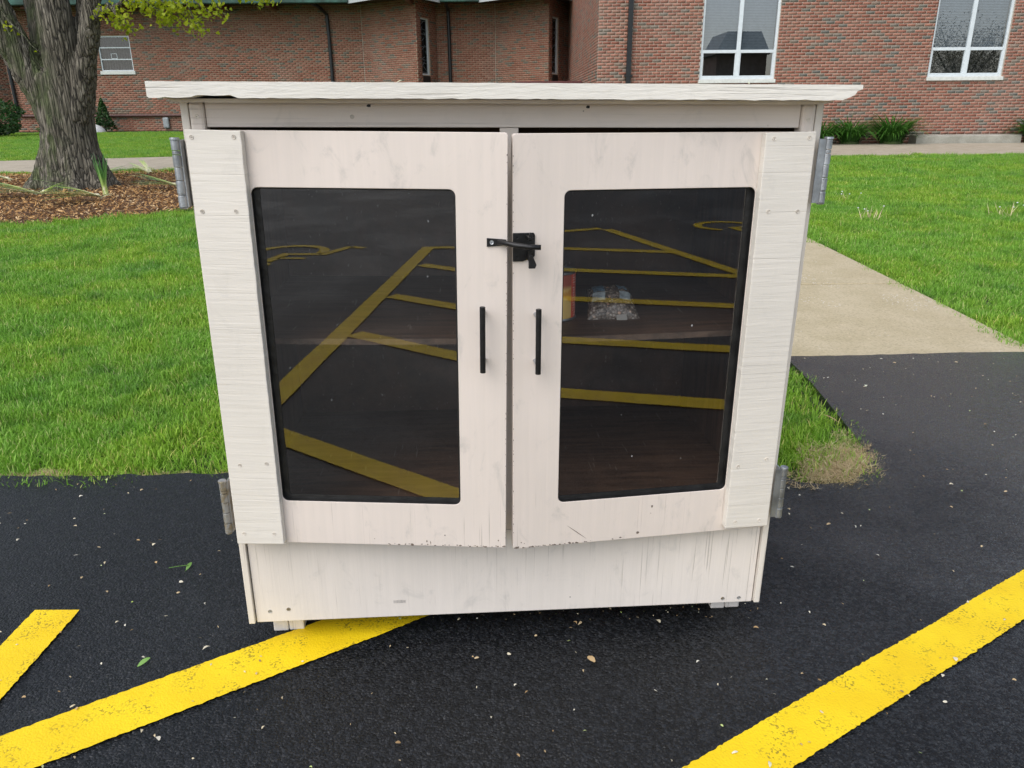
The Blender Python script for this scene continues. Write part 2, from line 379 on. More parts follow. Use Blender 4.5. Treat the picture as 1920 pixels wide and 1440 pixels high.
# ------------------------------------------------------------------ setting: ground, lot, walks
def strip_mesh(name, poly_rows, mat, dz):
    """sheet through rows of (xl, xr, y), following the ground height"""
    V = []; F = []
    for i, (a, b, y) in enumerate(poly_rows):
        V += [(a, y, gz(y) + dz), (b, y, gz(y) + dz)]
        if i: F.append((2 * i - 2, 2 * i - 1, 2 * i + 1, 2 * i))
    me = bpy.data.meshes.new(name); me.from_pydata(V, [], F); me.materials.append(mat); me.update()
    return link(bpy.data.objects.new(name, me))
rows = [(-260, 260, y) for y in (-260, -60, -5, 1, 3.6, 8, 16, 24, 34, 60, 260)]
tag(strip_mesh('ground', rows, M['soil'], -0.035), kind='structure')
# lot outline: straight lawn edge, a rounded tip of lawn, then the paved approach to the walk
def jit(a): return (random.random() - .5) * 2 * a
edge = []
x = -40.0
while x < 0.92:
    edge.append((x, 2.445 + (jit(.012) if x > -4 else 0))); x += .05 if x > -4 else 2.0
tip = [(.97, 2.345), (1.05, 2.325), (1.14, 2.35), (1.22, 2.41), (1.28, 2.50), (1.31, 2.60), (1.325, 2.72), (1.34, 2.86), (1.355, 3.02), (1.37, 3.18), (1.385, 3.36), (1.392, 3.55), (1.395, 3.74)]
edge += [(a, b + jit(.008)) for a, b in tip]
edge += [(1.397 + i * .045, 3.745 + i * .0022 + jit(.006)) for i in range(31)]
edge += [(2.80, 3.80), (40, 3.80)]
mb = MB(); n = len(edge)
mb.v = [(a, b, 0.0) for a, b in edge] + [(a, -30.0, 0.0) for a, b in edge] + [(a, b + .004, -.05) for a, b in edge]
mb.f = [(i, n + i, n + i + 1, i + 1) for i in range(n - 1)] + [(i, i + 1, 2 * n + i + 1, 2 * n + i) for i in range(n - 1)]
tag(mb.build('parking_lot', M['asphalt']), kind='structure')

def ragged(pts_a, pts_b, amp=.0035):
    """ribbon between two polylines, its long edges ragged from the asphalt grain"""
    return pts_a, pts_b
def stripe(x0, y0, x1, y1, w, cut0=None, cut1=None, z=.004):
    """painted line with its upper edge from (x0,y0) to (x1,y1), width w to its right side; ragged edges"""
    d = Vector((x1 - x0, y1 - y0)); L = d.length; d /= L; nrm = Vector((d.y, -d.x))
    k = max(2, int(L / .006)); up, lo = [], []
    ph = random.random() * 50
    for i in range(k + 1):
        s = L * i / k
        wob = .004 * noise.noise(Vector((s * 3, ph, 0)))
        p = Vector((x0, y0)) + d * s
        up.append(p + nrm * (wob + .0022 * noise.noise(Vector((s * 70, ph, 1))) + jit(.0012)))
        lo.append(p + nrm * (w + wob + .0022 * noise.noise(Vector((s * 70, ph, 9))) + jit(.0012)))
    if cut0 is not None:      # end along a vertical line x = cut0
        pass
    b = MB()
    for i in range(k + 1): b.v += [(up[i].x, up[i].y, z), (lo[i].x, lo[i].y, z)]
    b.f = [(2 * i, 2 * i + 1, 2 * i + 3, 2 * i + 2) for i in range(k)]
    return tag(b.build('painted_line', M['yellow']), kind='structure')
# border lines of the striped aisle
stripe(-1.255, -4.15, -1.225, 1.66, .115, z=.0045)
stripe(2.96, -4.4, 2.93, 3.0, .115, z=.0045)
stripe(-1.14, -4.05, 2.98, -4.42, .11, z=.0052)
# slanting hatches
SL = .605
def hatch(c, x0=-1.135, x1=2.95):
    ys = lambda q: c + SL * (q + 1.1)
    if ys(x0) < -4.1: x0 = -1.1 + (-4.2 - c) / SL
    stripe(x0, ys(x0), x1, ys(x1), .122, z=.004)
stripe(-1.12, 1.19, -.02, 1.911, .132, z=.004)
stripe(-1.12, .255, 2.05, 2.211, .113, z=.004)
for c in (-1.12, -2.08, -3.2, -4.3, -5.4): hatch(c)
def wheelchair(cx, cy):
    b = MB(); z = .004
    def ring(ox, oy, r0, r1, a0, a1, k=28):
        n = len(b.v)
        for i in range(k + 1):
            a = rad(a0 + (a1 - a0) * i / k)
            b.v.extend([(cx + ox + r0 * math.cos(a), cy + oy + r0 * math.sin(a), z), (cx + ox + r1 * math.cos(a), cy + oy + r1 * math.sin(a), z)])
        b.f.extend([(n + 2 * i, n + 2 * i + 1, n + 2 * i + 3, n + 2 * i + 2) for i in range(k)])
    def bar(x0, y0, x1, y1, w):
        d = Vector((x1 - x0, y1 - y0)).normalized(); q = Vector((-d.y, d.x)) * w / 2
        b.quad(*[(cx + p[0], cy + p[1], z) for p in ((x0 - q.x, y0 - q.y), (x1 - q.x, y1 - q.y), (x1 + q.x, y1 + q.y), (x0 + q.x, y0 + q.y))])
    ring(-.06, -.12, .25, .34, 130, 375); ring(-.10, .52, 0.0, .085, 0, 360)
    bar(-.10, .40, -.06, -.02, .09); bar(-.02, .02, .26, .02, .085); bar(.27, .05, .42, -.40, .085); bar(.42, -.38, .56, -.32, .08); bar(-.06, .22, .18, .22, .07)
    return tag(b.build('wheelchair_symbol', M['yellow']), kind='structure')
wheelchair(-2.35, -3.75); wheelchair(4.35, -4.05)

# the walk behind the cabinet and the sidewalk along the buildings, slab by slab
wb = strip_mesh('walkway', [(1.40, 2.73, 3.755), (1.40, 2.73, 9), (1.40, 2.73, 15.6)], M['soil'], -.022); tag(wb, kind='structure')
y = 3.75; first = True
while y < 15.4:
    y1 = y + (1.58 if not first else 1.55); first = False
    b = MB(); b.v = [(1.40, y + .014, gz(y) - .04), (2.73, y + .014, gz(y) - .04), (2.73, y1 - .014, gz(y1) - .04), (1.40, y1 - .014, gz(y1) - .04)]
    b.v += [(p[0], p[1], p[2] + .036) for p in b.v]
    b.f = [(4, 5, 6, 7), (0, 1, 5, 4), (1, 2, 6, 5), (2, 3, 7, 6), (3, 0, 4, 7)]
    b.build('slab', M['concrete'], wb, bevel=.005); y = y1
near = [(-24, 11.9), (-14, 13.2), (-9, 13.95), (-6, 14.4), (0, 15.5), (6.4, 16.2), (14, 16.15), (24, 16.1)]
far = [(-24, 14.3), (-14, 15.75), (-9, 16.75), (-6, 17.5), (0, 18.7), (6.4, 19.4), (14, 19.45), (24, 19.45)]
def pl(P, x): return float(np.interp(x, [p[0] for p in P], [p[1] for p in P]))
b = MB()
for i, (a, c) in enumerate(zip(near, far)): b.v += [(a[0], a[1], gz(a[1]) - .022), (c[0], c[1], gz(c[1]) - .022)]
b.f = [(2 * i, 2 * i + 2, 2 * i + 3, 2 * i + 1) for i in range(len(near) - 1)]
sw = tag(b.build('sidewalk', M['soil']), kind='structure')
x = -23.0
while x < 22:
    x1 = x + 1.75; b = MB(); P = []
    for q, L in ((x + .006, near), (x1 - .006, near), (x1 - .006, far), (x + .006, far)):
        yy = pl(L, q); P.append((q, yy, gz(yy) - .04))
    b.v = P + [(p[0], p[1], p[2] + .04) for p in P]; b.f = [(4, 5, 6, 7), (0, 1, 5, 4), (1, 2, 6, 5), (2, 3, 7, 6), (3, 0, 4, 7)]
    b.build('slab', M['concrete2'], sw); x = x1

# mulch bed round the tree
MC, MA, MBB = (-7.0, 11.0), 4.3, 2.9
b = MB(); k = 72
b.v = [(MC[0], MC[1], gz(MC[1]) + .05)]
for i in range(k):
    a = 2 * math.pi * i / k; r = 1 + .03 * math.sin(5 * a + 1) + .02 * math.sin(11 * a)
    yy = MC[1] + MBB * r * math.sin(a); b.v.append((MC[0] + MA * r * math.cos(a), min(yy, pl(near, MC[0]) - .55), gz(yy) - .012))
b.f = [(0, 1 + i, 1 + (i + 1) % k) for i in range(k)]
mo = tag(b.build('mulch_bed', M['mulchbase']), kind='structure')
def in_mulch(x, y, g=1.0):
    a = np.arctan2((y - MC[1]) / MBB, (x - MC[0]) / MA); r = 1 + .03 * np.sin(5 * a + 1) + .02 * np.sin(11 * a)
    return (np.hypot((x - MC[0]) / MA, (y - MC[1]) / MBB) < r * g) & (y < np.interp(x, [p[0] for p in near], [p[1] for p in near]) - .5)
# ------------------------------------------------------------------ the cabinet
YAW, ROLL = .0701, .010
ux = Vector((math.cos(YAW) * math.cos(ROLL), math.sin(YAW) * math.cos(ROLL), -math.sin(ROLL))).normalized()
uz = Vector((math.sin(ROLL), 0, math.cos(ROLL))); uz = (uz - ux * uz.dot(ux)).normalized(); un = uz.cross(ux)
cab = empty('pantry_cabinet')
tag(cab, 'weathered cream painted wooden pantry cabinet with two glass doors standing on the asphalt', 'cabinet')
cab.matrix_world = Matrix(((ux.x, un.x, uz.x, -.0089), (ux.y, un.y, uz.y, 1.5502), (ux.z, un.z, uz.z, .0642), (0, 0, 0, 1)))
HW, DEP = .612, .72                                   # half width, depth
def part(name, mat, box, bevel=.0015, parent=cab): return MB().box(*box).build(name, mat, parent, bevel)
for s in (-1, 1):                                       # side panels, painted out, dark in
    part('side_panel', M['side'], (s * HW, s * (HW - .014), 0, DEP, 0.0, 1.148))
    part('inner_lining', M['wood'], (s * (HW - .0145), s * (HW - .020), .036, DEP - .019, .205, 1.140), 0)
part('back_panel', M['wood'], (-HW + .0145, HW - .0145, DEP - .0185, DEP - .002, 0.02, 1.142), 0)
part('skirt_board', M['skirt'], (-HW + .0165, HW - .0165, .008, .024, -.002, .222))
part('floor_board', M['wood'], (-HW + .022, HW - .022, .0245, DEP - .020, .236, .252), 0)
part('header_board', M['header'], (-.569, .569, .006, .024, 1.103, 1.149))
for s in (-1, 1): part('corner_post', M['header'], (s * .5976, s * .5700, -.001, .034, .2225, 1.1475), .006)
part('center_stile', M['header'], (-.021, .015, .009, .027, .2225, 1.1025))
# shelf sagging a little in the middle
b = MB(); k = 24
for i in range(k + 1):
    xx = -.588 + 1.176 * i / k; sag = -.012 * (1 - (xx / .588) ** 2)
    b.v += [(xx, .085, .672 + sag), (xx, DEP - .022, .680 + sag * .4), (xx, DEP - .022, .664 + sag * .4), (xx, .085, .661 + sag)]
for i in range(k):
    n = 4 * i
    for j in range(4): b.f.append((n + j, n + (j + 1) % 4, n + 4 + (j + 1) % 4, n + 4 + j))
b.f += [(3, 2, 1, 0), (4 * k, 4 * k + 1, 4 * k + 2, 4 * k + 3)]
shelf = b.build('shelf', M['wood'], cab)
b = MB()
for i in range(k + 1):
    xx = -.588 + 1.176 * i / k; sag = -.012 * (1 - (xx / .588) ** 2)
    b.v += [(xx, .080, .6735 + sag), (xx, .0845, .6735 + sag), (xx, .0845, .6605 + sag), (xx, .080, .6605 + sag)]
for i in range(k):
    n = 4 * i
    for j in range(4): b.f.append((n + j, n + (j + 1) % 4, n + 4 + (j + 1) % 4, n + 4 + j))
b.build('edge_strip', M['shelfedge'], shelf)
part('ceiling_board', M['wood'], (-HW + .022, HW - .022, .028, DEP - .022, 1.128, 1.140), 0)
# roof: thick weathered board with a broken right corner, and a second layer below
def rough_line(x0, x1, z, n, amp, seed):
    return [(x0 + (x1 - x0) * i / n, z + amp * noise.noise(Vector((i * 1.7, seed, 0))) + amp * .6 * noise.noise(Vector((i * .37, seed, 5)))) for i in range(n + 1)]
top = rough_line(-.643, .649, 1.1805, 90, .0006, 3)
bot = rough_line(.612, -.640, 1.1535, 90, .0018, 8)
bot = [(x, z + (.0045 if -.565 < x < -.50 else 0)) for x, z in bot]
prof = [(-.643, 1.1555)] + top + [(.6495, 1.173), (.640, 1.170), (.636, 1.163), (.624, 1.1575)] + bot
b = MB(); b.prism(prof, 'y', -.07, .80)
roof = b.build('roof_board', M['roof'], cab, bevel=0)
b = MB(); b.prism([(-.622, 1.1530), (-.616, 1.1475), (-.603, 1.1462)] + [(x, z) for x, z in rough_line(-.60, .595, 1.1462, 40, .0006, 2)] + [(.603, 1.1475), (.618, 1.1530)], 'y', -.028, .775)
b.build('roof_underlayer', M['header'], cab)
# feet: two blocks side by side at each corner
for a, zf in ((-.575, -.0695), (.515, -.0585)):
    for j in range(2):
        for bb in (.062, .60):
            part('foot_block', M['block'], (a + j * .0375, a + j * .0375 + .036, bb, bb + .07, zf + (.0012 * j) - .0, -.0045 if True else 0), .003)
for a in (-.575, .515):
    part('bottom_runner', M['block'], (a - .004, a + .080, .030, DEP - .03, -.0040, .03), 0)
def screw(parent, x, y, z, r=.0042, mat=None):
    b = MB(); k = 12
    pr = [(r * .25, -.0016), (r * .3, -.0006), (r * .62, -.0006), (r * .9, -.0013), (r, -.0004), (r, .0005)]
    for q, (rr, d) in enumerate(pr):
        for i in range(k): b.v.append((x + rr * math.cos(2 * math.pi * i / k), y + d, z + rr * math.sin(2 * math.pi * i / k)))
    b.v.append((x, y + .001, z))
    b.f = [(q * k + i, (q + 1) * k + i, (q + 1) * k + (i + 1) % k, q * k + (i + 1) % k) for q in range(len(pr) - 1) for i in range(k)]
    b.f += [(i, (i + 1) % k, len(pr) * k) for i in range(k)]
    return b.build('screw', mat or M['screw'], parent, smooth=False)
for a, c in ((-.563, .027), (-.52, .031), (.522, .010), (.562, .011)): screw(cab, a, .008, c, .0048, M['rusty'])
for a, c in ((-.30, 1.122), (-.583, 1.122), (.583, 1.118)): screw(cab, a, .006 if abs(a) < .5 else -.001, c, .004)
def make_door(s, rel, sag, hx, z0, z1, oz0, oz1, tz, screws, handle):
    """s=+1: left door (hinge on its left, grows to +x); s=-1: right door"""
    Wd = .5880 if s > 0 else .5905; ou0, ou1 = .105, .4905; th = .018; r = .013
    # outer and inner loops (u,z)
    def rr(u0, u1, a, c, rad_, k=6, only=None):
        P = []
        for q, (cu, cz, a0) in enumerate(((u1 - rad_, c - rad_, 0), (u0 + rad_, c - rad_, 90), (u0 + rad_, a + rad_, 180), (u1 - rad_, a + rad_, 270))):
            for i in range(k + 1):
                t = rad(a0 + 90 * i / k); P.append((cu + rad_ * math.cos(t), cz + rad_ * math.sin(t)))
        return P
    O = rr(0, Wd, z0, z1, .006); I = rr(ou0, ou1, oz0, oz1, r)
    k = len(O); b = MB()
    for yy in (0.0, th):
        for P in (O, I):
            for u, z in P: b.v.append((s * u, yy, z))
    for i in range(k):
        j = (i + 1) % k
        fr = (i, j, k + j, k + i); bk = (2 * k + j, 2 * k + i, 3 * k + i, 3 * k + j)
        ed = (j, i, 2 * k + i, 2 * k + j); inn = (k + i, k + j, 3 * k + j, 3 * k + i)
        for f in (fr, bk, ed, inn): b.f.append(f if s < 0 else f[::-1])
    d = b.build('door', M['door'], cab, bevel=.0014)
    d.location = (hx, -.02, 0); d.rotation_euler = Euler((0, sag, rel), 'XYZ')
    # black sealant liner in the opening
    I2 = rr(ou0 + .0006, ou1 - .0006, oz0 + .0006, oz1 - .0006, r - .0005); I3 = rr(ou0 + .012, ou1 - .0045, oz0 + .0085, oz1 - .0035, .004)
    b = MB()
    for yy, P in ((.0008, I2), (.0130, I2), (.0138, I3), (.0172, I3)):
        for u, z in P: b.v.append((s * u, yy, z))
    for q in range(3):
        for i in range(k):
            j = (i + 1) % k; b.f.append((q * k + i, q * k + j, (q + 1) * k + j, (q + 1) * k + i))
    b.build('sealant', M['gasket'], d)
    b = MB().box(s * (ou0 + .004), s * (ou1 - .002), .0150, .0165, oz0 + .004, oz1 - .002)
    b.v = b.v[:]; b.f = [(0, 1, 5, 4)]
    g = b.build('glass_pane', M['glass'], d)
    # trim board screwed over the hinge side
    b = MB(); e = rough_line(tz[0] + .002, tz[1] - .002, 0, 70, .0011, 3 + s)
    pts = [(s * .001, tz[0]), (s * .001, tz[1]), ] + [(s * (.104 + dz), zz) for zz, dz in e[::-1]]
    b.prism(pts, 'y', -.0185, -.0004)
    b.build('trim_board', M['trim'], d, bevel=.0016)
    for u, z in screws: screw(d, s * u, -.0185, z)
    # bar handle on two standoffs
    u, za, zb = handle
    h = MB().tube([(s * u, -.034, za), (s * u, -.034, zb)], .0056, 14).build('handle', M['black'], d, bevel=.0008)
    for zz in (za + .018, zb - .018): MB().tube([(s * u, -.0345, zz), (s * u, .0, zz)], .004, 10).build('standoff', M['steel'], d)
    return d
dl = make_door(1, rad(-6.198), .0047, -.6015, .234, 1.0990, .3375, .9975, (.2385, 1.1005),
    [(.013, 1.087), (.091, 1.088), (.016, .954), (.080, .955), (.028, .429), (.085, .434), (.019, .265), (.085, .266)], (.5425, .650, .783))
dr = make_door(-1, rad(5.219), -.0038, .5895, .2235, 1.0965, .330, .9935, (.2365, 1.0975),
    [(.087, 1.085), (.015, 1.086), (.083, .948), (.021, .947), (.089, .394), (.023, .407), (.081, .254), (.023, .253)], (.5450, .641, .774))
# bare worn plywood edge showing along the meeting edges
def chips(parent, spots, name='paint_chips', y=-.0004, mat=None):
    b = MB(); R = random.Random(len(spots))
    for u, z, r, asp in spots:
        k = 7; P = []
        for i in range(k):
            a = 6.283 * i / k; q = r * R.uniform(.55, 1.2); P.append((u + q * math.cos(a) * asp, y, z + q * math.sin(a)))
        n = len(b.v); b.v += P; b.f.append(tuple(range(n, n + k)))
    return tag(b.build(name, mat or M['edge'], parent), kind='stuff' if len(spots) > 3 else None)
R_ = random.Random(5)
chips(dl, [(R_.uniform(.33, .585), .2355 + R_.random() * .003, R_.uniform(.0008, .0022), R_.uniform(1, 2.2)) for _ in range(34)] + [(.5868, R_.uniform(.25, 1.08), R_.uniform(.0008, .0016), .6) for _ in range(40)] + [(.415, .246, .003, .5), (.423, .243, .004, .35), (.455, .262, .0016, 1), (.30, .249, .0012, 1), (.572, .252, .0022, .7)])
chips(dr, [(-R_.uniform(.36, .588), .2250 + R_.random() * .003, R_.uniform(.0008, .0022), R_.uniform(1, 2.2)) for _ in range(34)] + [(-.5893, R_.uniform(.24, 1.08), R_.uniform(.0008, .0018), .6) for _ in range(46)] + [(-.275, .302, .0035, .8), (-.277, .285, .0015, .5), (-.305, .238, .0030, 1.2), (-.345, .229, .0022, 1.3), (-.572, .2385, .0014, 1), (-.565, .2355, .0013, 1)])
b = MB()                                  # long scratch low on the right door
for i in range(9):
    q = i / 8; u = -.470 + .046 * q; z = .272 - .038 * q; b.v += [(u, -.0004, z + .0009 * math.sin(q * 3.1) + .0002), (u, -.0004, z - .0009 * math.sin(q * 3.1))]
b.f = [(2 * i, 2 * i + 1, 2 * i + 3, 2 * i + 2) for i in range(8)]
b.build('scratch', M['edge'], dr)
for q_ in ((-.268, 1.1415, .0028, 2.0), (.148, 1.1405, .0030, 1.7)): chips(cab, [q_], 'knot', .0054, M['gasket'])
# gate latch: strap + bar on the left door, catch on the right one
b = MB().prism([(.549, .8925), (.549, .909), (.586, .9065), (.586, .8955)], 'y', -.0035, -.0003)
strap = b.build('latch_strap', M['black'], dl, bevel=.0008)
for u in (.5585, .5755): screw(dl, u, -.0038, .9010, .0042, M['steel'])
MB().tube([(.570, -.006, .9015), (.590, -.013, .9005), (.606, -.021, .8985), (.630, -.024, .8965), (.652, -.024, .8960)], [.0044, .0050, .0052, .0052, .0050], 12).build('latch_bar', M['black'], dl, smooth=True)
b = MB().prism([(-.5905, .862), (-.5905, .9165), (-.550, .9165), (-.5475, .912), (-.5475, .872), (-.552, .868), (-.572, .862)], 'y', -.004, -.0003)
b.build('catch_plate', M['black'], dr, bevel=.0012)
b = MB().box(-.566, -.561, -.036, -.004, .868, .888).box(-.566, -.561, -.036, -.004, .9075, .9125)
b.prism([(-.566, .8545), (-.554, .8545), (-.551, .861), (-.559, .8795), (-.566, .8795)], 'y', -.040, -.034)
b.prism([(-.5625, .9205), (-.559, .9205), (-.5565, .905), (-.566, .905)], 'y', -.030, -.024)
b.build('latch_catch', M['black'], dr, bevel=.0008)
for u, z in ((-.583, .908), (-.583, .870), (-.553, .909)): screw(dr, u, -.0042, z, .003, M['black'])
# butt hinges at the outer edges
def hinge(x, zc, mat, leaf):
    s = 1 if x > 0 else -1
    L = .122; b = MB(); segs = [0, .18, .20, .40, .60, .78, .84, 1.0]
    bb = -.018
    for i in range(len(segs) - 1):
        if i == 1 and False: continue
        r = .0078 if i % 2 == 0 else .0074
        b.tube([(x, bb, zc - L / 2 + L * segs[i] + .0006), (x, bb, zc - L / 2 + L * segs[i + 1] - .0006)], r, 16)
    b.tube([(x, bb, zc + L / 2), (x, bb, zc + L / 2 + .004)], [.0092, .0085], 16).tube([(x, bb, zc - L / 2 - .003), (x, bb, zc - L / 2)], [.0070, .0085], 16)
    h = b.build('hinge', mat, cab, bevel=.0006)
    MB().box(x - s * .0075, x - s * .0100, bb, bb + .036, zc - L / 2, zc + L / 2).build('leaf', mat, h)
    if leaf: MB().box(x - s * .020, x - s * .002, bb - .004, bb - .0015, zc - L / 2, zc + L / 2).build('leaf', mat, h)
hinge(-.6235, 1.0205, M['steel'], False); hinge(-.6225, .3185, M['rusty'], False)
hinge(.6215, 1.0220, M['steel'], True); hinge(.6210, .3105, M['steel'], True)
# faded ink stamp on the skirt board
b = MB(); xx = -.275
for i in range(11):
    wd = random.choice((.0012, .0020, .0008)); b.quad((xx, .0072, .036), (xx + wd, .0072, .036), (xx + wd, .0072, .044), (xx, .0072, .044)); xx += wd + .0016
b.build('ink_stamp', m_plain('faded_ink', (.34, .32, .30), .8), cab)

# ---- food left inside
def cab_pt(a, b_, c): return cab.matrix_world @ Vector((a, b_, c))
cab_q = cab.matrix_world.to_quaternion()
def m_canlabel():
    t = NT('can_label'); c = t.co(); s = t.n('SeparateXYZ', {0: c})
    ang = t.math('ARCTAN2', s.outputs[1], s.outputs[0]); z = s.outputs[2]
    fruit = t.mix(t.step(t.noise(c, 26, 3), .42, .58), (.78, .36, .05), (.90, .62, .20))
    fruit = t.mix(t.step(z, .072, .088), fruit, (.45, .10, .06))
    band = t.step(ang, -.80, -.78)
    line = t.math('GREATER_THAN', t.math('FRACT', t.math('MULTIPLY', z, 165.0)), .52)
    txt = t.math('MULTIPLY', line, t.step(t.noise(t.co(scale=(1, 1, 1)), 240, 2), .45, .5))
    txt = t.math('MULTIPLY', txt, t.math('MULTIPLY', t.step(ang, -.68, -.66), t.step(ang, -.12, -.14)))
    red = t.mix(t.math('MULTIPLY', txt, .8), (.80, .10, .05), (.95, .80, .70))
    return t.done(t.bsdf(t.mix(band, fruit, red), .35))
can = empty('food_can', cab_pt(.124, .250, .663)); can.rotation_euler = (0, 0, YAW)
tag(can, 'large tin can with red and yellow fruit label standing on the shelf', 'can')
MB().lathe([(.0495, .006), (.0495, .110)], seg=48).build('label', m_canlabel(), can, smooth=True)
MB().lathe([(0, .001), (.048, .001), (.0512, .0005), (.0515, .004), (.0485, .006), (.0485, .110), (.0515, .1125), (.0512, .1155), (.0485, .1150), (.0475, .111), (0, .111)], seg=48).build('tin', M['steel'], can, smooth=True)
# a clear bag of dried beans
def m_beans():
    t = NT('dried_beans_in_film'); c = t.co(); v = t.vor(c, 150, 'Color'); vd = t.vor(c, 150)
    r = t.n('SeparateColor', {0: v}).outputs[0]
    cc = t.ramp(r, [(0, (.13, .10, .08)), (.5, (.20, .16, .13)), (.85, (.28, .23, .19)), (.95, (.48, .43, .38)), (1, (.6, .33, .2))])
    cc = t.mix(t.math('MULTIPLY', t.step(vd, .35, .62), .6), cc, (.05, .038, .03))
    cr = t.step(t.noise(t.co(scale=(40, 40, 40)), 1.0, 4, .6, 2.0), .62, .72)
    cc = t.mix(t.math('MULTIPLY', cr, .35), cc, (.62, .60, .57))  # highlights on the crumpled film, painted into the colour as pale patches
    return t.done(t.bsdf(cc, .22, t.bump(t.math('ADD', t.math('MULTIPLY', vd, -1), t.noise(c, 35, 4)), .7, .004), Coat_Weight=.6, Coat_Roughness=.15))
bag = empty('bean_bag', cab_pt(.264, .262, .6605)); bag.rotation_euler = (0, 0, YAW - .05)
tag(bag, 'clear plastic bag of dried beans with blue film labels lying on the shelf', 'bag')
def bag_h(u, v):       # pillow height over the unit square, plump at the front
    e = max(0.0, (1 - abs(u) ** 3.2)) * max(0.0, (1 - abs(v) ** 3.0))
    return .030 * e ** .55 * (1 + .18 * noise.noise(Vector((u * 2.4, v * 2.4, 3)))) + .0025 * noise.noise(Vector((u * 7, v * 7, 1)))
def bag_pt(u, v, off=0.0):
    wdt = .054 + .010 * ((1 - v) * .5) ** 2; th_ = rad(24)            # leans up towards the back
    x_ = u * wdt + .002 * noise.noise(Vector((v * 3, u, 4))); l = (v + 1) * .060
    h = bag_h(u, v) + off
    return (x_, -.052 + l * math.cos(th_) - h * math.sin(th_), .004 + l * math.sin(th_) + h * math.cos(th_))
b = MB(); k = 26
for i in range(k + 1):
    for j in range(k + 1): b.v.append(bag_pt(-1 + 2 * j / k, -1 + 2 * i / k))
for i in range(k):
    for j in range(k): q = i * (k + 1) + j; b.f.append((q, q + 1, q + k + 2, q + k + 1))
n0 = len(b.v)
for i in range(k + 1):
    for j in range(k + 1):
        u, v = -1 + 2 * j / k, -1 + 2 * i / k; p = bag_pt(u, v); h = bag_h(u, v)
        b.v.append((p[0], p[1] + h * .2, max(.0005, p[2] - 1.25 * h)))
for i in range(k):
    for j in range(k): q = n0 + i * (k + 1) + j; b.f.append((q + k + 1, q + k + 2, q + 1, q))
b.build('pouch', m_beans(), bag, smooth=True)
def film(name, u0, u1, v0, v1, mat):
    b = MB(); k = 8
    for i in range(k + 1):
        for j in range(k + 1):
            u = u0 + (u1 - u0) * j / k; v = v0 + (v1 - v0) * i / k; b.v.append(bag_pt(u + .03 * math.sin(v * 5), v, .0012))
    for i in range(k):
        for j in range(k): q = i * (k + 1) + j; b.f.append((q, q + 1, q + k + 2, q + k + 1))
    return b.build(name, mat, bag, smooth=True)
filmb = m_plain('blue_film', (.10, .17, .23), .3, var=.5, bscale=300); filml = m_plain('pale_film', (.34, .40, .43), .25, var=.3, bscale=200)
film('film_label', -.80, -.30, .25, .85, filmb); film('film_label', -.82, -.28, -.30, .22, filml)
film('film_label', .30, .72, .40, .82, filmb); film('film_label', .32, .80, -.30, .22, filml)
b = MB(); b.v = [(.006, -.052, .017), (.030, -.053, .017), (.031, -.062, .0008), (.006, -.061, .0008), (.031, -.082, .0006), (.005, -.081, .0006)]
b.f = [(0, 1, 2, 3), (3, 2, 4, 5)]; b.build('tape', m_plain('dull_tape', (.24, .23, .21), .35, var=.1), bag)

# ------------------------------------------------------------------ brick buildings
CH, BWD, JT = .0677, .2032, .012
def brick_list(L, z0, z1, holes=(), phase=0.0):
    out = []
    k0 = int(math.floor(z0 / CH)); k1 = int(math.ceil(z1 / CH))
    for kk in range(k0, k1):
        za, zb = kk * CH + JT / 2, (kk + 1) * CH - JT / 2
        if zb > z1 or za < z0 - CH: continue
        u = -BWD * (.5 if kk % 2 else 1.0) + phase
        while u < L:
            a, b_ = max(u + JT / 2, .002), min(u + BWD - JT / 2, L - .002)
            segs = [(a, b_)]
            for h in holes:
                if zb > h[2] and za < h[3]:
                    ns = []
                    for (p, q) in segs:
                        if q <= h[0] or p >= h[1]: ns.append((p, q)); continue
                        if p < h[0]: ns.append((p, h[0] - .002))
                        if q > h[1]: ns.append((h[1] + .002, q))
                    segs = ns
            for p, q in segs:
                if q - p > .03: out.append((p, q, za, zb))
            u += BWD
    return out
def brick_tint(n):
    t = rng.random(n); dark = rng.random(n) < .17
    return np.where(dark, .78 + .22 * rng.random(n), .72 * t)
BQ = np.array([(0, 1, 5, 4), (1, 2, 6, 5), (3, 0, 4, 7), (4, 5, 6, 7), (3, 2, 1, 0)])
def brick_mesh(name, bl, p0, d, nrm, mat, tint, proud=.006):
    B = np.array(bl); n = len(B); V = np.zeros((n, 8, 3))
    pr = proud + .0012 * rng.standard_normal(n)
    for c, (ui, out, zi) in enumerate(((0, 1, 2), (1, 1, 2), (1, 0, 2), (0, 0, 2), (0, 1, 3), (1, 1, 3), (1, 0, 3), (0, 0, 3))):
        uu = B[:, ui]; zz = B[:, zi]; oo = pr if out else np.full(n, -.01)
        V[:, c, 0] = p0[0] + d[0] * uu + nrm[0] * oo; V[:, c, 1] = p0[1] + d[1] * uu + nrm[1] * oo; V[:, c, 2] = zz
    F = (np.arange(n)[:, None, None] * 8 + BQ[None]).reshape(-1, 4)
    return np_mesh(name, V.reshape(-1, 3), [F], mat, np.repeat(tint, 8))
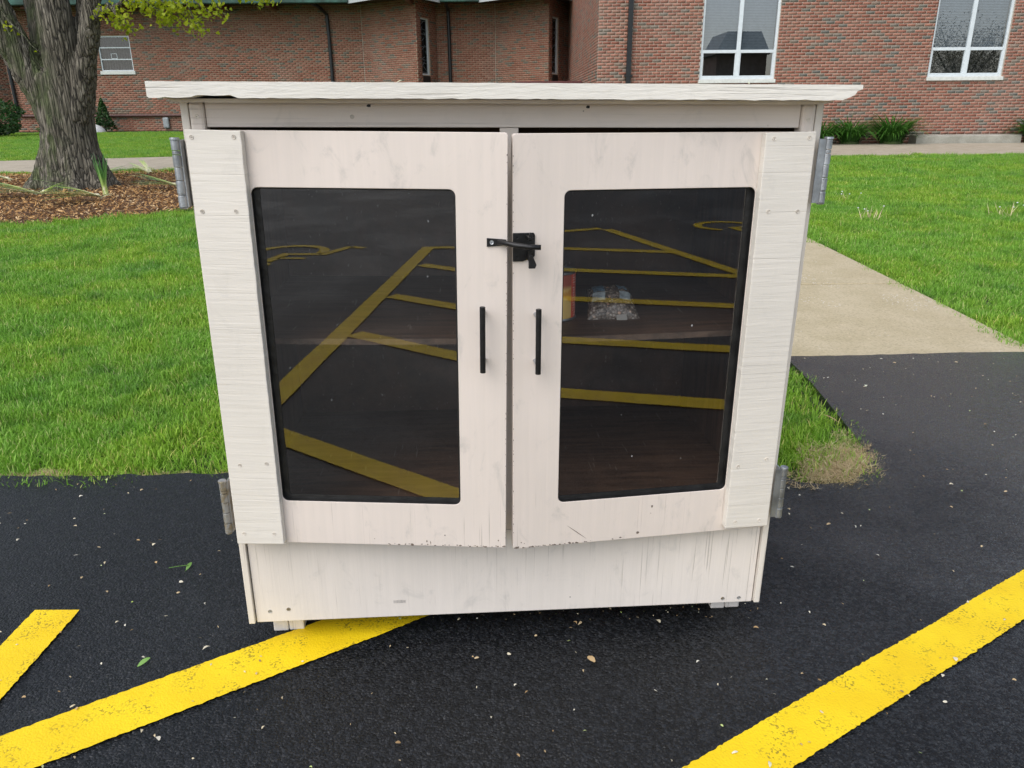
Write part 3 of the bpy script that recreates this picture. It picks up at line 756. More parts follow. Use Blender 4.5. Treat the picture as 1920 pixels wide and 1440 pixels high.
def wall_run(parent, p0, p1, z0, z1, mats, holes=(), thick=.25, individual=0, phase=0.0, vis=None):
    """one straight run of brick wall: a mortar body pierced by its openings, carrying its bricks"""
    d = Vector((p1[0] - p0[0], p1[1] - p0[1])); L = d.length; d /= L; nrm = Vector((d.y, -d.x))   # outward is to the right of travel
    b = MB(); xs = sorted({0.0, L} | {h[0] for h in holes} | {h[1] for h in holes}); zs = sorted({z0, z1} | {h[2] for h in holes} | {h[3] for h in holes})
    P = lambda u, o, z: (p0[0] + d.x * u + nrm.x * o, p0[1] + d.y * u + nrm.y * o, z)
    for i in range(len(xs) - 1):
        for j in range(len(zs) - 1):
            um, zm = (xs[i] + xs[i + 1]) / 2, (zs[j] + zs[j + 1]) / 2
            if any(h[0] < um < h[1] and h[2] < zm < h[3] for h in holes): continue
            b.quad(P(xs[i], 0, zs[j]), P(xs[i + 1], 0, zs[j]), P(xs[i + 1], 0, zs[j + 1]), P(xs[i], 0, zs[j + 1]))
    for h in holes:                       # reveals
        b.quad(P(h[0], 0, h[2]), P(h[0], -thick, h[2]), P(h[0], -thick, h[3]), P(h[0], 0, h[3]))
        b.quad(P(h[1], -thick, h[2]), P(h[1], 0, h[2]), P(h[1], 0, h[3]), P(h[1], -thick, h[3]))
        b.quad(P(h[0], -thick, h[3]), P(h[1], -thick, h[3]), P(h[1], 0, h[3]), P(h[0], 0, h[3]))
        b.quad(P(h[0], 0, h[2]), P(h[1], 0, h[2]), P(h[1], -thick, h[2]), P(h[0], -thick, h[2]))
    b.quad(P(0, -thick, z1), P(0, 0, z1), P(L, 0, z1), P(L, -thick, z1))
    w = b.build('wall', mats[0], parent)
    bl = brick_list(L, z0, z1, holes, phase); tint = brick_tint(len(bl))
    pick = []
    if individual:
        sc = []
        for i, (a, c, za, zb) in enumerate(bl):
            q = Vector(P((a + c) / 2, 0, (za + zb) / 2))
            if c - a > BWD * .9 and vis(q): sc.append(((q - CAM).length, i))
        pick = [i for _, i in sorted(sc)[:individual]]
    ps = set(pick); rest = [i for i in range(len(bl)) if i not in ps]
    me = brick_mesh('brick_courses', [bl[i] for i in rest], p0, d, nrm, mats[1], tint[rest])
    tag(link(bpy.data.objects.new('brick_courses', me), w), kind='stuff')
    if pick:                              # single bricks share a few meshes of differing tint
        lib = []
        for k in range(24):
            tt = float(brick_tint(1)[0])
            lib.append((tt, brick_mesh('brick', [(-(BWD - JT) / 2, (BWD - JT) / 2, -(CH - JT) / 2, (CH - JT) / 2)], (0, 0), d, nrm, mats[1], np.array([tt]))))
        for i in pick:
            a, c, za, zb = bl[i]
            o = bpy.data.objects.new('brick', random.choice(lib)[1]); link(o, w); o.location = P((a + c) / 2, 0, (za + zb) / 2)
    return w

# ---- right wing
bR = empty('brick_building', (2.12, 20, gz(20)))
tag(bR, 'red brick school wing with two tall white framed windows above the daylilies', 'building')
off = Vector((2.12, 20, gz(20)))
class Shift:                               # children are written in world coordinates, then moved into the parent's frame
    def __init__(s, root): s.before = set(bpy.data.objects); s.root = root
    def close(s):
        for o in bpy.data.objects:
            if o not in s.before and o.parent == s.root: o.location = Vector(o.location) - s.root.location
sh = Shift(bR)
W1 = (4.585, 6.405, 1.845, 4.35); W2 = (10.10, 11.91, 1.865, 4.35); W3 = (15.6, 17.4, 1.865, 4.35)
def visR(q):
    d = q - CAM; z = d.dot(fw); px = 960 + 1442 * d.dot(rt) / z; py = 720 - 1442 * d.dot(upv) / z
    return 1120 < px < 1915 and 3 < py < 262 and (py < 150 or px > 1625)
wall_run(bR, (2.12, 20.0), (20.0, 20.0), gz(20) - .2, 6.4, (M['mortarR'], M['brickR']),
         [(w[0] - 2.12, w[1] - 2.12, w[2], w[3]) for w in (W1, W2, W3)], individual=300, vis=visR)
wall_run(bR, (2.12, 30.6), (2.12, 20.0), gz(20) - .2, 6.4, (M['mortarR'], M['brickR']), phase=.07)
MB().box(2.0, 20.1, 19.93, 20.35, 6.402, 6.55).build('parapet_coping', M['fascia'], bR)
def window(parent, w, yw):
    x0, x1, z0, z1 = w; xm = (x0 + x1) / 2; yf = yw + .045; t = .055
    zt = z0 + .625
    b = MB()
    for a in (x0, x1 - t): b.box(a, a + t, yf, yf + .07, z0 + .0605, z1)
    b.box(x0, x1, yf - .004, yf + .074, z0, z0 + .06); b.box(xm - .045, xm + .045, yf - .006, yf + .075, z0 + .0605, z1)
    for a, c in ((x0 + t + .001, xm - .0455), (xm + .0455, x1 - t - .001)):
        b.box(a, c, yf - .002, yf + .07, zt - .035, zt + .035); b.box(a, c, yf, yf + .07, z1 - .05, z1)
        for e in (a, c - .022): b.box(e, e + .022, yf + .004, yf + .06, z0 + .061, zt - .036)
        b.box(a + .023, c - .023, yf + .004, yf + .06, z0 + .0615, z0 + .085)
    f = b.build('window', M['frame'], parent, bevel=.004)
    for a, c in ((x0 + t, xm - .045), (xm + .045, x1 - t)):
        for za, zb in ((z0 + .06, zt - .034), (zt + .034, z1 - .05)):
            MB().quad((a, yf + .034, za), (c, yf + .034, za), (c, yf + .034, zb), (a, yf + .034, zb)).build('pane', M['wglass'], f)
    b = MB(); zz = zt + .02                   # blind pulled down over the upper lights
    while zz < z1: b.quad((x0 + t, yf + .115, zz), (x1 - t, yf + .115, zz), (x1 - t, yf + .135, zz + .030), (x0 + t, yf + .135, zz + .030)); zz += .034
    b.build('blind', M['blind'], f)
    MB().quad((x0 - 1.6, yf + 1.0, z0 - 1.2), (x1 + 1.6, yf + 1.0, z0 - 1.2), (x1 + 1.6, yf + 1.0, z1 + 1.2), (x0 - 1.6, yf + 1.0, z1 + 1.2)).build('room_wall', M['room'], f)
    MB().box(x0 - .02, x1 + .02, yw - .05, yw + .04, z0 - .085, z0 - .003).build('sill', M['sill'], f, bevel=.006)
for w in (W1, W2, W3): window(bR, w, 20.0)
b = MB().box(2.80, 2.91, 19.86, 19.97, gz(20), 6.3)
ds = b.build('downspout', M['spout'], bR, bevel=.01)
MB().box(2.76, 2.95, 19.85, 19.985, 1.92, 1.96).build('bracket', M['spout'], ds)
sh.close()

# ---- church block behind, with sawtooth bays
bL = empty('brick_church', (-8, 30, gz(30)))
tag(bL, 'long low brick church with sawtooth bays and green copper eaves behind the tree', 'building')
sh = Shift(bL); zb0, ZT = gz(28) - .2, 4.95
mL = (M['mortarL'], M['brickL'])
LW = (-14.72, -13.56, 2.61, 3.77)
wall_run(bL, (-18.15, 30.0), (-5.24, 30.0), zb0, ZT, mL, [(LW[0] + 18.15, LW[1] + 18.15, LW[2], LW[3])])
wall_run(bL, (-5.24, 30.0), (-3.16, 28.6), zb0, ZT, mL, phase=.05)
def slitwall(xa, ya, xb, yb):
    L = math.hypot(xb - xa, yb - ya); h = (L * .22, L * .62, 2.36, 4.18)
    wall_run(bL, (xa, ya), (xb, yb), zb0, ZT, mL, [h], phase=.03)
    d = Vector(((xb - xa) / L, (yb - ya) / L)); nr = Vector((d.y, -d.x))
    P = lambda u, o, z: (xa + d.x * u - nr.x * o, ya + d.y * u - nr.y * o, z)
    b = MB()
    def bar(u0, u1, za, zc, o0=.03, o1=.09):
        n = len(b.v)
        for (u, o, z) in ((u0, o0, za), (u1, o0, za), (u1, o1, za), (u0, o1, za), (u0, o0, zc), (u1, o0, zc), (u1, o1, zc), (u0, o1, zc)): b.v.append(P(u, o, z))
        b.f.extend([tuple(n + i for i in q) for q in ((3, 2, 1, 0), (4, 5, 6, 7), (0, 1, 5, 4), (1, 2, 6, 5), (2, 3, 7, 6), (3, 0, 4, 7))])
    bar(h[0], h[0] + .035, h[2], h[3]); bar(h[1] - .09, h[1], h[2], h[3]); bar(h[0] + .036, h[1] - .091, h[3] - .04, h[3]); bar(h[0] + .036, h[1] - .091, h[2], h[2] + .05)
    f = b.build('window', M['frame'], bL)
    MB().quad(P(h[0], .06, h[2]), P(h[1], .06, h[2]), P(h[1], .06, h[3]), P(h[0], .06, h[3])).build('pane', M['darkglass'], f)
    b = MB(); r = random.Random(3)
    for i in range(13):                   # leaded pattern
        za = h[2] + .1 + i * .135; u0_, u1_ = h[0] + .05, h[1] - .1
        q0 = P(u0_ if i % 2 else u1_, .055, za); q1 = P((u0_ + u1_) / 2 + r.uniform(-.1, .1), .055, za + r.uniform(.02, .3)); b.tube([q0, q1], .008, 5)
        if i % 3 == 0: b.tube([P(u0_, .055, za), P(u1_, .055, za + r.uniform(-.04, .04))], .008, 5)
    b.build('leading', M['lead'], f)
    MB().quad(P(h[0], .24, zb0), P(h[1], .24, zb0), P(h[1], .24, ZT), P(h[0], .24, ZT)).build('room_wall', M['room'], f)
    b = MB(); b.v = [P(h[0] + .02, -.012, 1.0), P(h[1] - .02, -.012, 1.0), P(h[1] - .02, -.012, 2.33), P(h[0] + .02, -.012, 2.33)]; b.f = [(0, 1, 2, 3)]
    b.build('spandrel', M['spout'], bL)
slitwall(-3.16, 28.6, -2.60, 30.0)
wall_run(bL, (-2.60, 30.0), (-.50, 30.0), zb0, ZT, mL, phase=.09)
wall_run(bL, (-.50, 30.0), (1.34, 28.6), zb0, ZT, mL, phase=.02)
slitwall(1.34, 28.6, 1.95, 30.0)
wall_run(bL, (1.95, 30.0), (2.12, 30.3), zb0, ZT, mL)
wall_run(bL, (-18.15, 36.0), (-18.15, 30.0), zb0, ZT, mL)
wall_run(bL, (-26, 34.0), (-18.16, 34.0), zb0, ZT, mL)
# control joints
for x_ in (-5.24, -.50): MB().box(x_ - .008, x_ + .008, 29.982, 29.995, zb0, ZT).build('control_joint', M['mortarR'], bL)
# eaves: soffit, copper gutters over the flat bays, grey raked fascias between, timber beam ends
b = MB()
soff = [(-26, 28.8), (-5.4, 28.8), (-3.4, 27.3), (-2.3, 28.8), (-.9, 28.8), (1.2, 27.3), (2.10, 28.6)]
for (x0_, y0_), (x1_, y1_) in zip(soff[:-1], soff[1:]): b.quad((x0_, y0_, 4.72), (x1_, y1_, 4.72), (x1_, 31, 4.72), (x0_, 31, 4.72))
b.build('soffit', M['soffit'], bL)
for x0_, x1_ in ((-26, -5.42), (-2.33, -1.02)): MB().prism([(28.62, 4.66), (28.80, 4.60), (28.80, 4.95), (28.60, 4.95)], 'z', 0, 1) if False else MB().box(x0_, x1_, 28.64, 28.80, 4.615, 4.95).build('gutter', M['copper'], bL, bevel=.03)
def fascia(xa, ya, za, xb, yb, zb_):
    b = MB(); d = Vector((xb - xa, yb - ya)).normalized(); q = Vector((d.y, -d.x)) * .05
    for o in (0, 1):
        b.v += [(xa + q.x * o, ya + q.y * o, za), (xb + q.x * o, yb + q.y * o, zb_), (xb + q.x * o, yb + q.y * o, zb_ + .3), (xa + q.x * o, ya + q.y * o, za + .3)]
    b.f = [(4, 5, 6, 7), (3, 2, 1, 0), (0, 1, 5, 4), (1, 2, 6, 5), (2, 3, 7, 6), (3, 0, 4, 7)]
    b.build('fascia', M['fascia'], bL)
fascia(-5.40, 28.76, 4.60, -3.4, 27.25, 4.66); fascia(-3.38, 27.25, 4.66, -2.36, 28.76, 4.60)
fascia(-1.0, 28.76, 4.60, 1.2, 27.25, 4.66); fascia(1.22, 27.25, 4.66, 2.1, 28.55, 4.6)
b = MB().box(-26, 2.1, 29.0, 42, 4.952, 5.0); b.v[4:8] = [(x_, y_, 4.96 if y_ < 30 else 8.2) for x_, y_, z_ in b.v[4:8]]
b.build('roof', M['copper'], bL)
for x_ in (-16.5, -13.2, -9.9, -8.2, -3.3, 1.25):
    yb_ = 28.9 if x_ not in (-3.3, 1.25) else 27.5
    MB().prism([(yb_, 4.69), (30.0, 4.50), (30.0, 4.715), (yb_, 4.715)], 'z', 0, 1) if False else MB().box(x_ - .07, x_ + .07, yb_, 29.9 if yb_ > 28 else 28.9, 4.54, 4.715).build('beam', M['beam'], bL, bevel=.01)
for pts in ([(-6.72, 28.9, 4.66), (-6.60, 29.5, 4.60), (-6.43, 29.92, 4.40), (-6.41, 29.93, 3.6), (-6.40, 29.93, .6)], [(-2.15, 28.9, 4.66), (-2.15, 29.9, 4.5), (-2.14, 29.93, 3.6), (-2.14, 29.93, .6)],
            [(-18.02, 29.93, 4.6), (-18.02, 29.93, 1.25), (-18.0, 29.93, 1.12)]):
    MB().tube(pts, .062, 10).build('downspout', M['spout'], bL)
MB().tube([(-18.0, 29.92, 1.12), (-17.9, 29.92, 1.10), (-7.5, 29.92, 1.08)], .05, 10).build('drain_pipe', M['pipe'], bL)
MB().box(-12.76, -12.54, 29.86, 29.99, .64, 1.02).build('vent_box', M['greybox'], bL, bevel=.05)
MB().box(-18.75, -18.45, 31.9, 32.2, zb0, 4.7).build('porch_post', M['soffit'], bL)
# left window: three sashes over grey curtains
x0, x1, z0, z1 = LW; b = MB(); yf = 30.03
for a in (x0, x1 - .04): b.box(a, a + .04, yf, yf + .06, z0, z1)
for a in (z0, z0 + .37, z0 + .76, z1 - .04): b.box(x0 + .041, x1 - .041, yf + .002, yf + .058, a, a + .035)
f = b.build('window', M['frame'], bL)
for za, zb in ((z0 + .035, z0 + .37), (z0 + .405, z0 + .76), (z0 + .795, z1 - .04)):
    MB().quad((x0 + .04, yf + .03, za), (x1 - .04, yf + .03, za), (x1 - .04, yf + .03, zb), (x0 + .04, yf + .03, zb)).build('pane', M['cglass'], f)
b = MB(); k = 60
for i in range(k + 1):
    xx = x0 + (x1 - x0) * i / k; yy = yf + .14 + .03 * math.sin(i * 1.25) + .012 * math.sin(i * .6)
    b.v += [(xx, yy, z0), (xx, yy, z1)]
b.f = [(2 * i, 2 * i + 2, 2 * i + 3, 2 * i + 1) for i in range(k)]
b.build('curtain', M['curtain'], f)
MB().box(x0 - .04, x1 + .06, 29.94, 30.02, z0 - .12, z0 - .003).build('sill', M['sill'], f, bevel=.008)
for q in range(4):
    a, c, za, zb = ((x0 + .40, x0 + .415, z0 + .42, z0 + .58), (x0 + .60, x0 + .615, z0 + .42, z0 + .58), (x0 + .4155, x0 + .5995, z0 + .57, z0 + .585), (x0 + .4155, x0 + .5995, z0 + .41, z0 + .425))[q]
    MB().box(a, c, yf + .02, yf + .028, za, zb).build('latch_frame', M['frame'], f)
sh.close()

# ---- low screen wall in the corner between the two
lw = empty('screen_wall', (1.6, 24, gz(24))); tag(lw, 'low brick wall with dark red coping in the corner between the buildings', 'wall')
sh = Shift(lw)
wall_run(lw, (.2, 24.1), (2.08, 24.1), gz(24) - .1, 1.86, mL)
MB().box(.15, 2.10, 23.98, 24.42, 1.862, 1.965).build('coping', M['coping'], lw, bevel=.012)
sh.close()
# ---- stone slab lying along the wall
b = MB(); k = 16
for i in range(k + 1):
    xx = 9.84 + 2.54 * i / k; j1, j2 = .012 * noise.noise(Vector((i * .9, 0, 0))), .015 * noise.noise(Vector((i * .8, 4, 0)))
    zt_ = gz(19.7) + .175 + j1
    b.v += [(xx, 19.50 + j2, gz(19.7) - .05), (xx, 19.51 + j2, zt_ - .02), (xx, 19.54 + j2, zt_), (xx, 19.88, zt_ + .01), (xx, 19.90, gz(19.7) - .05)]
for i in range(k):
    for j in range(4): n = 5 * i + j; b.f.append((n + 1, n, n + 5, n + 6))
b.f += [(0, 1, 2, 3, 4), tuple(5 * k + j for j in (4, 3, 2, 1, 0))]
tag(b.build('stone_slab', M['stone']), 'long pale limestone slab lying against the brick wall below the window', 'stone')

# ------------------------------------------------------------------ plants
def blade_mesh(name, blades, mat, smooth=True):
    """blades: list of (list of centre points, widths, side vector, tint list)"""
    V, Q, T3, tint = [], [], [], []
    for pts, wd, side, tt in blades:
        n = len(V); k = len(pts)
        for p, w, q in zip(pts, wd, tt):
            V.append(Vector(p) - side * w / 2); V.append(Vector(p) + side * w / 2); tint += [q, q]
        for i in range(k - 1): Q.append((n + 2 * i, n + 2 * i + 1, n + 2 * i + 3, n + 2 * i + 2))
    return np_mesh(name, np.array([tuple(v) for v in V]), [np.array(Q)], mat, tint)
def arc_blade(base, az, length, lean, curl, w, seg=6, t0=0.0, t1=1.0, twist=0.0):
    d = Vector((math.cos(az), math.sin(az), 0)); p = Vector(base); pts = [p.copy()]; a = lean
    for i in range(seg):
        p = p + (d * math.sin(a) + Vector((0, 0, 1)) * math.cos(a)) * (length / seg); a += curl / seg; pts.append(p.copy())
    ws = [w * (1.0 if q < .55 else max(.08, 1 - ((q - .55) / .45) ** 1.6)) for q in [i / seg for i in range(seg + 1)]]
    ws[0] *= .7
    side = Vector((-math.sin(az + twist), math.cos(az + twist), 0))
    return (pts, ws, side, [t0 + (t1 - t0) * i / seg for i in range(seg + 1)])
def obj_from(me, name, parent=None, loc=(0, 0, 0)):
    o = bpy.data.objects.new(name, me); link(o, parent); o.location = loc; return o

# daylilies
def daylily(x, y, r, h, n, label):
    R = random.Random(int(x * 100)); e = empty('daylily', (x, y, gz(y)))
    bl = []
    for i in range(n):
        az = R.uniform(0, 6.283); br = r * .45 * R.random()
        bl.append(arc_blade((br * math.cos(az), br * math.sin(az) * .7, 0), az + R.uniform(-.5, .5), h * R.uniform(.9, 1.5), R.uniform(.05, .45), R.uniform(1.2, 2.5), R.uniform(.018, .03), 7, R.uniform(0, .3), R.uniform(.5, 1.0), R.uniform(-.6, .6)))
    obj_from(blade_mesh('leaves', bl, M['lily']), 'leaves', e)
    MB().lathe([(0, .0), (r * .42, .0), (r * .34, .05), (0, .08)], seg=12).build('root_crown', M['soil'], e)
    return tag(e, label, 'plant', 'daylilies along the brick wall')
daylily(7.5, 19.45, .50, .62, 230, 'daylily clump half hidden behind the cabinet at the brick wall')
daylily(8.25, 19.55, .55, .66, 300, 'green arching daylily clump between two others along the brick wall')
daylily(9.22, 19.50, .62, .74, 380, 'widest green daylily clump beside the end of the stone slab')
daylily(12.75, 19.55, .55, .66, 260, 'green daylily clump at the far end of the stone slab')

# leaf-card crowns
def leaf_cards(name, centers, size, mat, tint, fan=False, R=None):
    C_ = np.asarray(centers, float); n = len(C_); R = R or rng
    a = R.standard_normal((n, 3)); a /= np.linalg.norm(a, axis=1)[:, None]
    c = R.standard_normal((n, 3)); c -= (c * a).sum(1)[:, None] * a; c /= np.linalg.norm(c, axis=1)[:, None]
    s = (size * (.65 + .7 * R.random(n)))[:, None]
    bn = np.cross(a, c)
    if fan: offs = ((0, -.5, 0), (.55, .28, .08), (.18, .52, 0), (0, .40, .05), (-.18, .52, 0), (-.55, .28, .08))
    else: offs = ((0, -.6, 0), (.33, -.05, .06), (0, .6, 0), (-.33, -.05, .06))
    V = np.stack([C_ + s * (a * u + c * v + bn * w) for u, v, w in offs], 1); k = len(offs)
    if fan: F = (np.arange(n)[:, None, None] * k + np.array([(0, 1, 2, 3), (0, 3, 4, 5)])[None]).reshape(-1, 4)
    else: F = (np.arange(n)[:, None] * k + np.arange(4)[None])
    return np_mesh(name, V.reshape(-1, 3), [F], mat, np.repeat(tint, k))
def bushy(name, loc, rx, ry, h, n, size, mat, cone=False):
    e = empty(name, loc); q = rng.random((n, 3)); th = q[:, 0] * 6.283; zz = q[:, 1]
    rr = (np.sqrt(np.clip(1 - (2 * zz - 1) ** 2, 0, 1)) * .9 + .1) if not cone else (1 - zz) ** .8
    lump = 1 + .16 * np.sin(th * 3 + zz * 7) + .10 * np.sin(th * 7 + zz * 13)
    r = rr * lump * (.62 + .38 * q[:, 2] ** .4)
    C_ = np.stack([rx * r * np.cos(th), ry * r * np.sin(th), .05 + h * zz * (1 + .05 * rng.standard_normal(n))], 1)
    t = np.clip(.2 + .5 * zz + .25 * rng.standard_normal(n), 0, 1)
    obj_from(leaf_cards('foliage', C_, size, mat, t), 'foliage', e)
    b = MB()
    for i in range(5):
        a = i * 1.26; b.tube([(0, 0, 0), (rx * .3 * math.cos(a), ry * .3 * math.sin(a), h * .45), (rx * .5 * math.cos(a), ry * .5 * math.sin(a), h * .75)], [.03, .02, .008], 6)
    b.build('stems', M['bark'], e)
    return e
tag(bushy('round_shrub', (-16.6, 26.0, gz(26)), .95, .8, 1.05, 2600, .09, M['shrub']), 'dense dark green shrub at the corner of the church wall', 'shrub')
tag(bushy('conifer_shrub', (-14.6, 29.3, gz(29.3)), .36, .32, 1.0, 1500, .07, M['shrub'], True), 'small feathery conifer shrub against the church wall under the drain pipe', 'shrub')
for i, (x_, y_, lab) in enumerate(((-16.4, 24.9, 'low leafy perennial in front of the round shrub'), (-15.3, 26.6, 'low grey green perennial beside the round shrub by the church corner'))):
    e = empty('perennial', (x_, y_, gz(y_))); bl = [arc_blade((0, 0, 0), random.uniform(0, 6.28), random.uniform(.25, .5), random.uniform(.2, .8), random.uniform(.5, 1.6), .03, 5, .3, 1) for _ in range(60)]
    obj_from(blade_mesh('leaves', bl, M['lily']), 'leaves', e); tag(e, lab, 'plant', 'perennials by the church')
b = MB().lathe([(.50, 0), (.47, .10), (.36, .2), (.2, .27), (.001, .30)], seg=28); 
tag(b.build('window_well_cover', M['white'], loc=(-14.95, 28.9, gz(28.9) - .02), smooth=True), 'white domed window well cover on the ground beside the conifer shrub', 'cover')

# ------------------------------------------------------------------ the tree
TX, TY = -6.12, 11.25; TZ = gz(TY)
tree = empty('ginkgo_tree', (TX, TY, TZ)); tag(tree, 'large multi stemmed ginkgo tree with furrowed mossy trunk in the mulch bed', 'tree')
b = MB()
def lim(pts, r, seg=20): b.tube([(p[0] - TX, p[1] - TY, p[2] - TZ) for p in pts], r, seg)
Y0 = TY
lim([(-6.16, Y0, -.1), (-6.17, Y0, .22), (-6.17, Y0, .5), (-6.13, Y0, .95), (-6.11, Y0, 1.35), (-6.08, Y0, 1.7)], [.56, .485, .405, .345, .345, .33], 28)
for i in range(9):                        # root flares
    a = i * .698 + .3; rr = .53 + .10 * math.sin(i * 2.7); lim([(-6.17 + rr * 1.12 * math.cos(a), Y0 + rr * 1.1 * math.sin(a), TZ - .1), (-6.17 + rr * .72 * math.cos(a), Y0 + rr * .72 * math.sin(a), TZ + .14), (-6.16 + .24 * math.cos(a), Y0 + .24 * math.sin(a), TZ + .62)], [.09, .12, .12], 10)
lim([(-6.20, Y0 - .05, 1.0), (-6.30, Y0 - .08, 1.42), (-6.47, Y0 - .12, 1.85), (-6.62, Y0 - .2, 2.3), (-6.78, Y0 - .3, 2.9), (-7.1, Y0 - .5, 4.2), (-7.5, Y0 - .7, 6.0)], [.26, .235, .215, .20, .19, .14, .07])
lim([(-6.15, Y0 + .12, 1.2), (-6.26, Y0 + .2, 1.8), (-6.30, Y0 + .3, 2.5), (-6.40, Y0 + .45, 3.6), (-6.5, Y0 + .7, 6.2)], [.28, .25, .23, .18, .07])
lim([(-6.02, Y0 - .02, 1.2), (-5.97, Y0 - .10, 1.75), (-5.93, Y0 - .16, 2.2), (-5.91, Y0 - .20, 2.8), (-5.85, Y0 - .2, 4.2), (-5.8, Y0 - .1, 7.0)], [.28, .24, .21, .19, .15, .06])
lim([(-5.95, Y0 + .05, 1.25), (-5.75, Y0 + .0, 1.75), (-5.66, Y0, 2.2), (-5.58, Y0 + .1, 2.8), (-5.3, Y0 + .3, 4.4), (-5.0, Y0 + .5, 6.2)], [.20, .14, .115, .105, .09, .05])
lim([(-5.95, Y0 - .08, 1.15), (-5.76, Y0 - .14, 1.55), (-5.60, Y0 - .2, 1.9), (-5.45, Y0 - .28, 2.25), (-5.28, Y0 - .35, 2.7), (-4.9, Y0 - .5, 3.8), (-4.4, Y0 - .6, 5.4)], [.20, .155, .125, .115, .11, .09, .05])
lim([(-5.47, Y0 - .28, 2.20), (-5.30, Y0 - .34, 2.38), (-5.02, Y0 - .4, 2.46), (-4.72, Y0 - .45, 2.62), (-4.3, Y0 - .5, 2.85), (-3.6, Y0 - .6, 3.2)], [.07, .052, .046, .042, .035, .02], 12)
tr = b.build('trunk', M['bark'], tree)
rm = tr.modifiers.new('remesh', 'REMESH'); rm.mode = 'VOXEL'; rm.voxel_size = .022; rm.use_smooth_shade = True
sm = tr.modifiers.new('smooth', 'SMOOTH'); sm.iterations = 6; sm.factor = .5
dg = bpy.context.evaluated_depsgraph_get(); me = bpy.data.meshes.new_from_object(tr.evaluated_get(dg)); tr.modifiers.clear(); tr.data = me
co = np.zeros(len(me.vertices) * 3); me.vertices.foreach_get('co', co); co = co.reshape(-1, 3); nr = np.zeros_like(co).ravel(); me.vertices.foreach_get('normal', nr); nr = nr.reshape(-1, 3)
for i in range(len(co)):
    x_, y_, z_ = co[i]; rr = math.hypot(x_ + .03, y_)
    am = 1.0 if rr > .12 else .4
    q = noise.noise(Vector((x_ * 22, y_ * 22, z_ * 3.0))); q2 = noise.noise(Vector((x_ * 34, y_ * 34, z_ * 6 + 4))); q3 = noise.noise(Vector((x_ * 4, y_ * 4, z_ * 1.2 + 9)))
    co[i] += nr[i] * am * (.016 * (abs(q) * 2 - .5) + .008 * q2 + .03 * q3)
me.vertices.foreach_set('co', co.ravel()); me.update(); me.materials.clear(); me.materials.append(M['bark'])
# twigs and leaf sprays of the low right branch, and the crown above
tw = MB(); cent = []; tint = []
def spray(p0, p1, droop, n, rad_=.09):
    p0, p1 = Vector(p0), Vector(p1); pts = []
    for i in range(7):
        s = i / 6; p = p0.lerp(p1, s); p.z -= droop * s * s; p += Vector((0, 0, .02 * math.sin(i * 2.1))); pts.append(p - Vector((TX, TY, TZ)))
    tw.tube(pts, [.014 * (1 - .8 * i / 6) + .002 for i in range(7)], 6)
    for _ in range(n):
        s = random.random() ** .7; i = min(5, int(s * 6)); q = pts[i].lerp(pts[i + 1], s * 6 - i)
        cent.append(tuple(q + Vector((random.gauss(0, rad_), random.gauss(0, rad_), random.gauss(-.02, rad_ * .62))))); tint.append(min(1, max(0, .45 + .5 * (random.random() - .4))))
yb = Y0 - .45
spray((-5.02, yb, 2.46), (-4.86, yb - .2, 2.24), .02, 75, .055); spray((-5.25, yb, 2.42), (-5.0, yb - .3, 2.38), .0, 25, .06)
spray((-4.72, yb, 2.62), (-4.30, yb - .2, 2.36), .06, 120, .075); spray((-4.6, yb, 2.66), (-3.92, yb - .1, 2.30), .14, 150, .075)
spray((-4.4, yb, 2.8), (-3.72, yb - .2, 2.42), .06, 75, .06); spray((-4.5, yb, 2.72), (-4.05, yb - .3, 2.46), .02, 70, .08)
spray((-4.3, yb, 2.85), (-3.2, yb - .1, 2.62), .06, 130, .055); spray((-4.9, yb, 2.55), (-4.6, yb - .3, 2.50), .02, 70, .08)
spray((-4.1, yb, 2.9), (-3.55, yb - .1, 2.34), .02, 90, .07); spray((-4.2, yb, 2.8), (-3.9, yb - .2, 2.2), .02, 110, .085); spray((-3.9, yb, 2.95), (-3.0, yb, 2.52), .0, 120, .07); spray((-5.1, yb, 2.5), (-4.75, yb - .1, 2.16), .0, 80, .07); spray((-4.75, yb, 2.6), (-4.2, yb - .1, 2.28), .0, 110, .08)
spray((-6.55, Y0 - .35, 2.35), (-6.32, Y0 - .55, 2.12), .0, 8, .05); spray((-6.6, Y0 - .3, 2.5), (-6.05, Y0 - .5, 1.95), .0, 3, .02)
ends = [((-7.5, Y0 - .7, 6.0), 26), ((-6.5, Y0 + .7, 6.2), 26), ((-5.8, Y0 - .1, 7.0), 26), ((-5.0, Y0 + .5, 6.2), 26), ((-4.4, Y0 - .6, 5.4), 26), ((-3.6, Y0 - .6, 3.2), 10), ((-7.0, Y0 - .5, 4.3), 14), ((-4.9, Y0 - .5, 3.9), 14)]
for (ex, ey, ez), kk in ends:
    for _ in range(kk):
        d = Vector((random.gauss(0, 1), random.gauss(0, 1), random.gauss(.25, .6))).normalized() * random.uniform(.6, 2.1)
        if ez + d.z < 3.1: d.z = 3.1 - ez + random.random() * .4
        spray((ex, ey, ez), (ex + d.x, ey + d.y, ez + d.z), .25, 60, .13)
tw.build('twigs', M['bark'], tree)
obj_from(leaf_cards('foliage', cent, .047, M['ginkgo'], np.array(tint), True), 'foliage', tree)

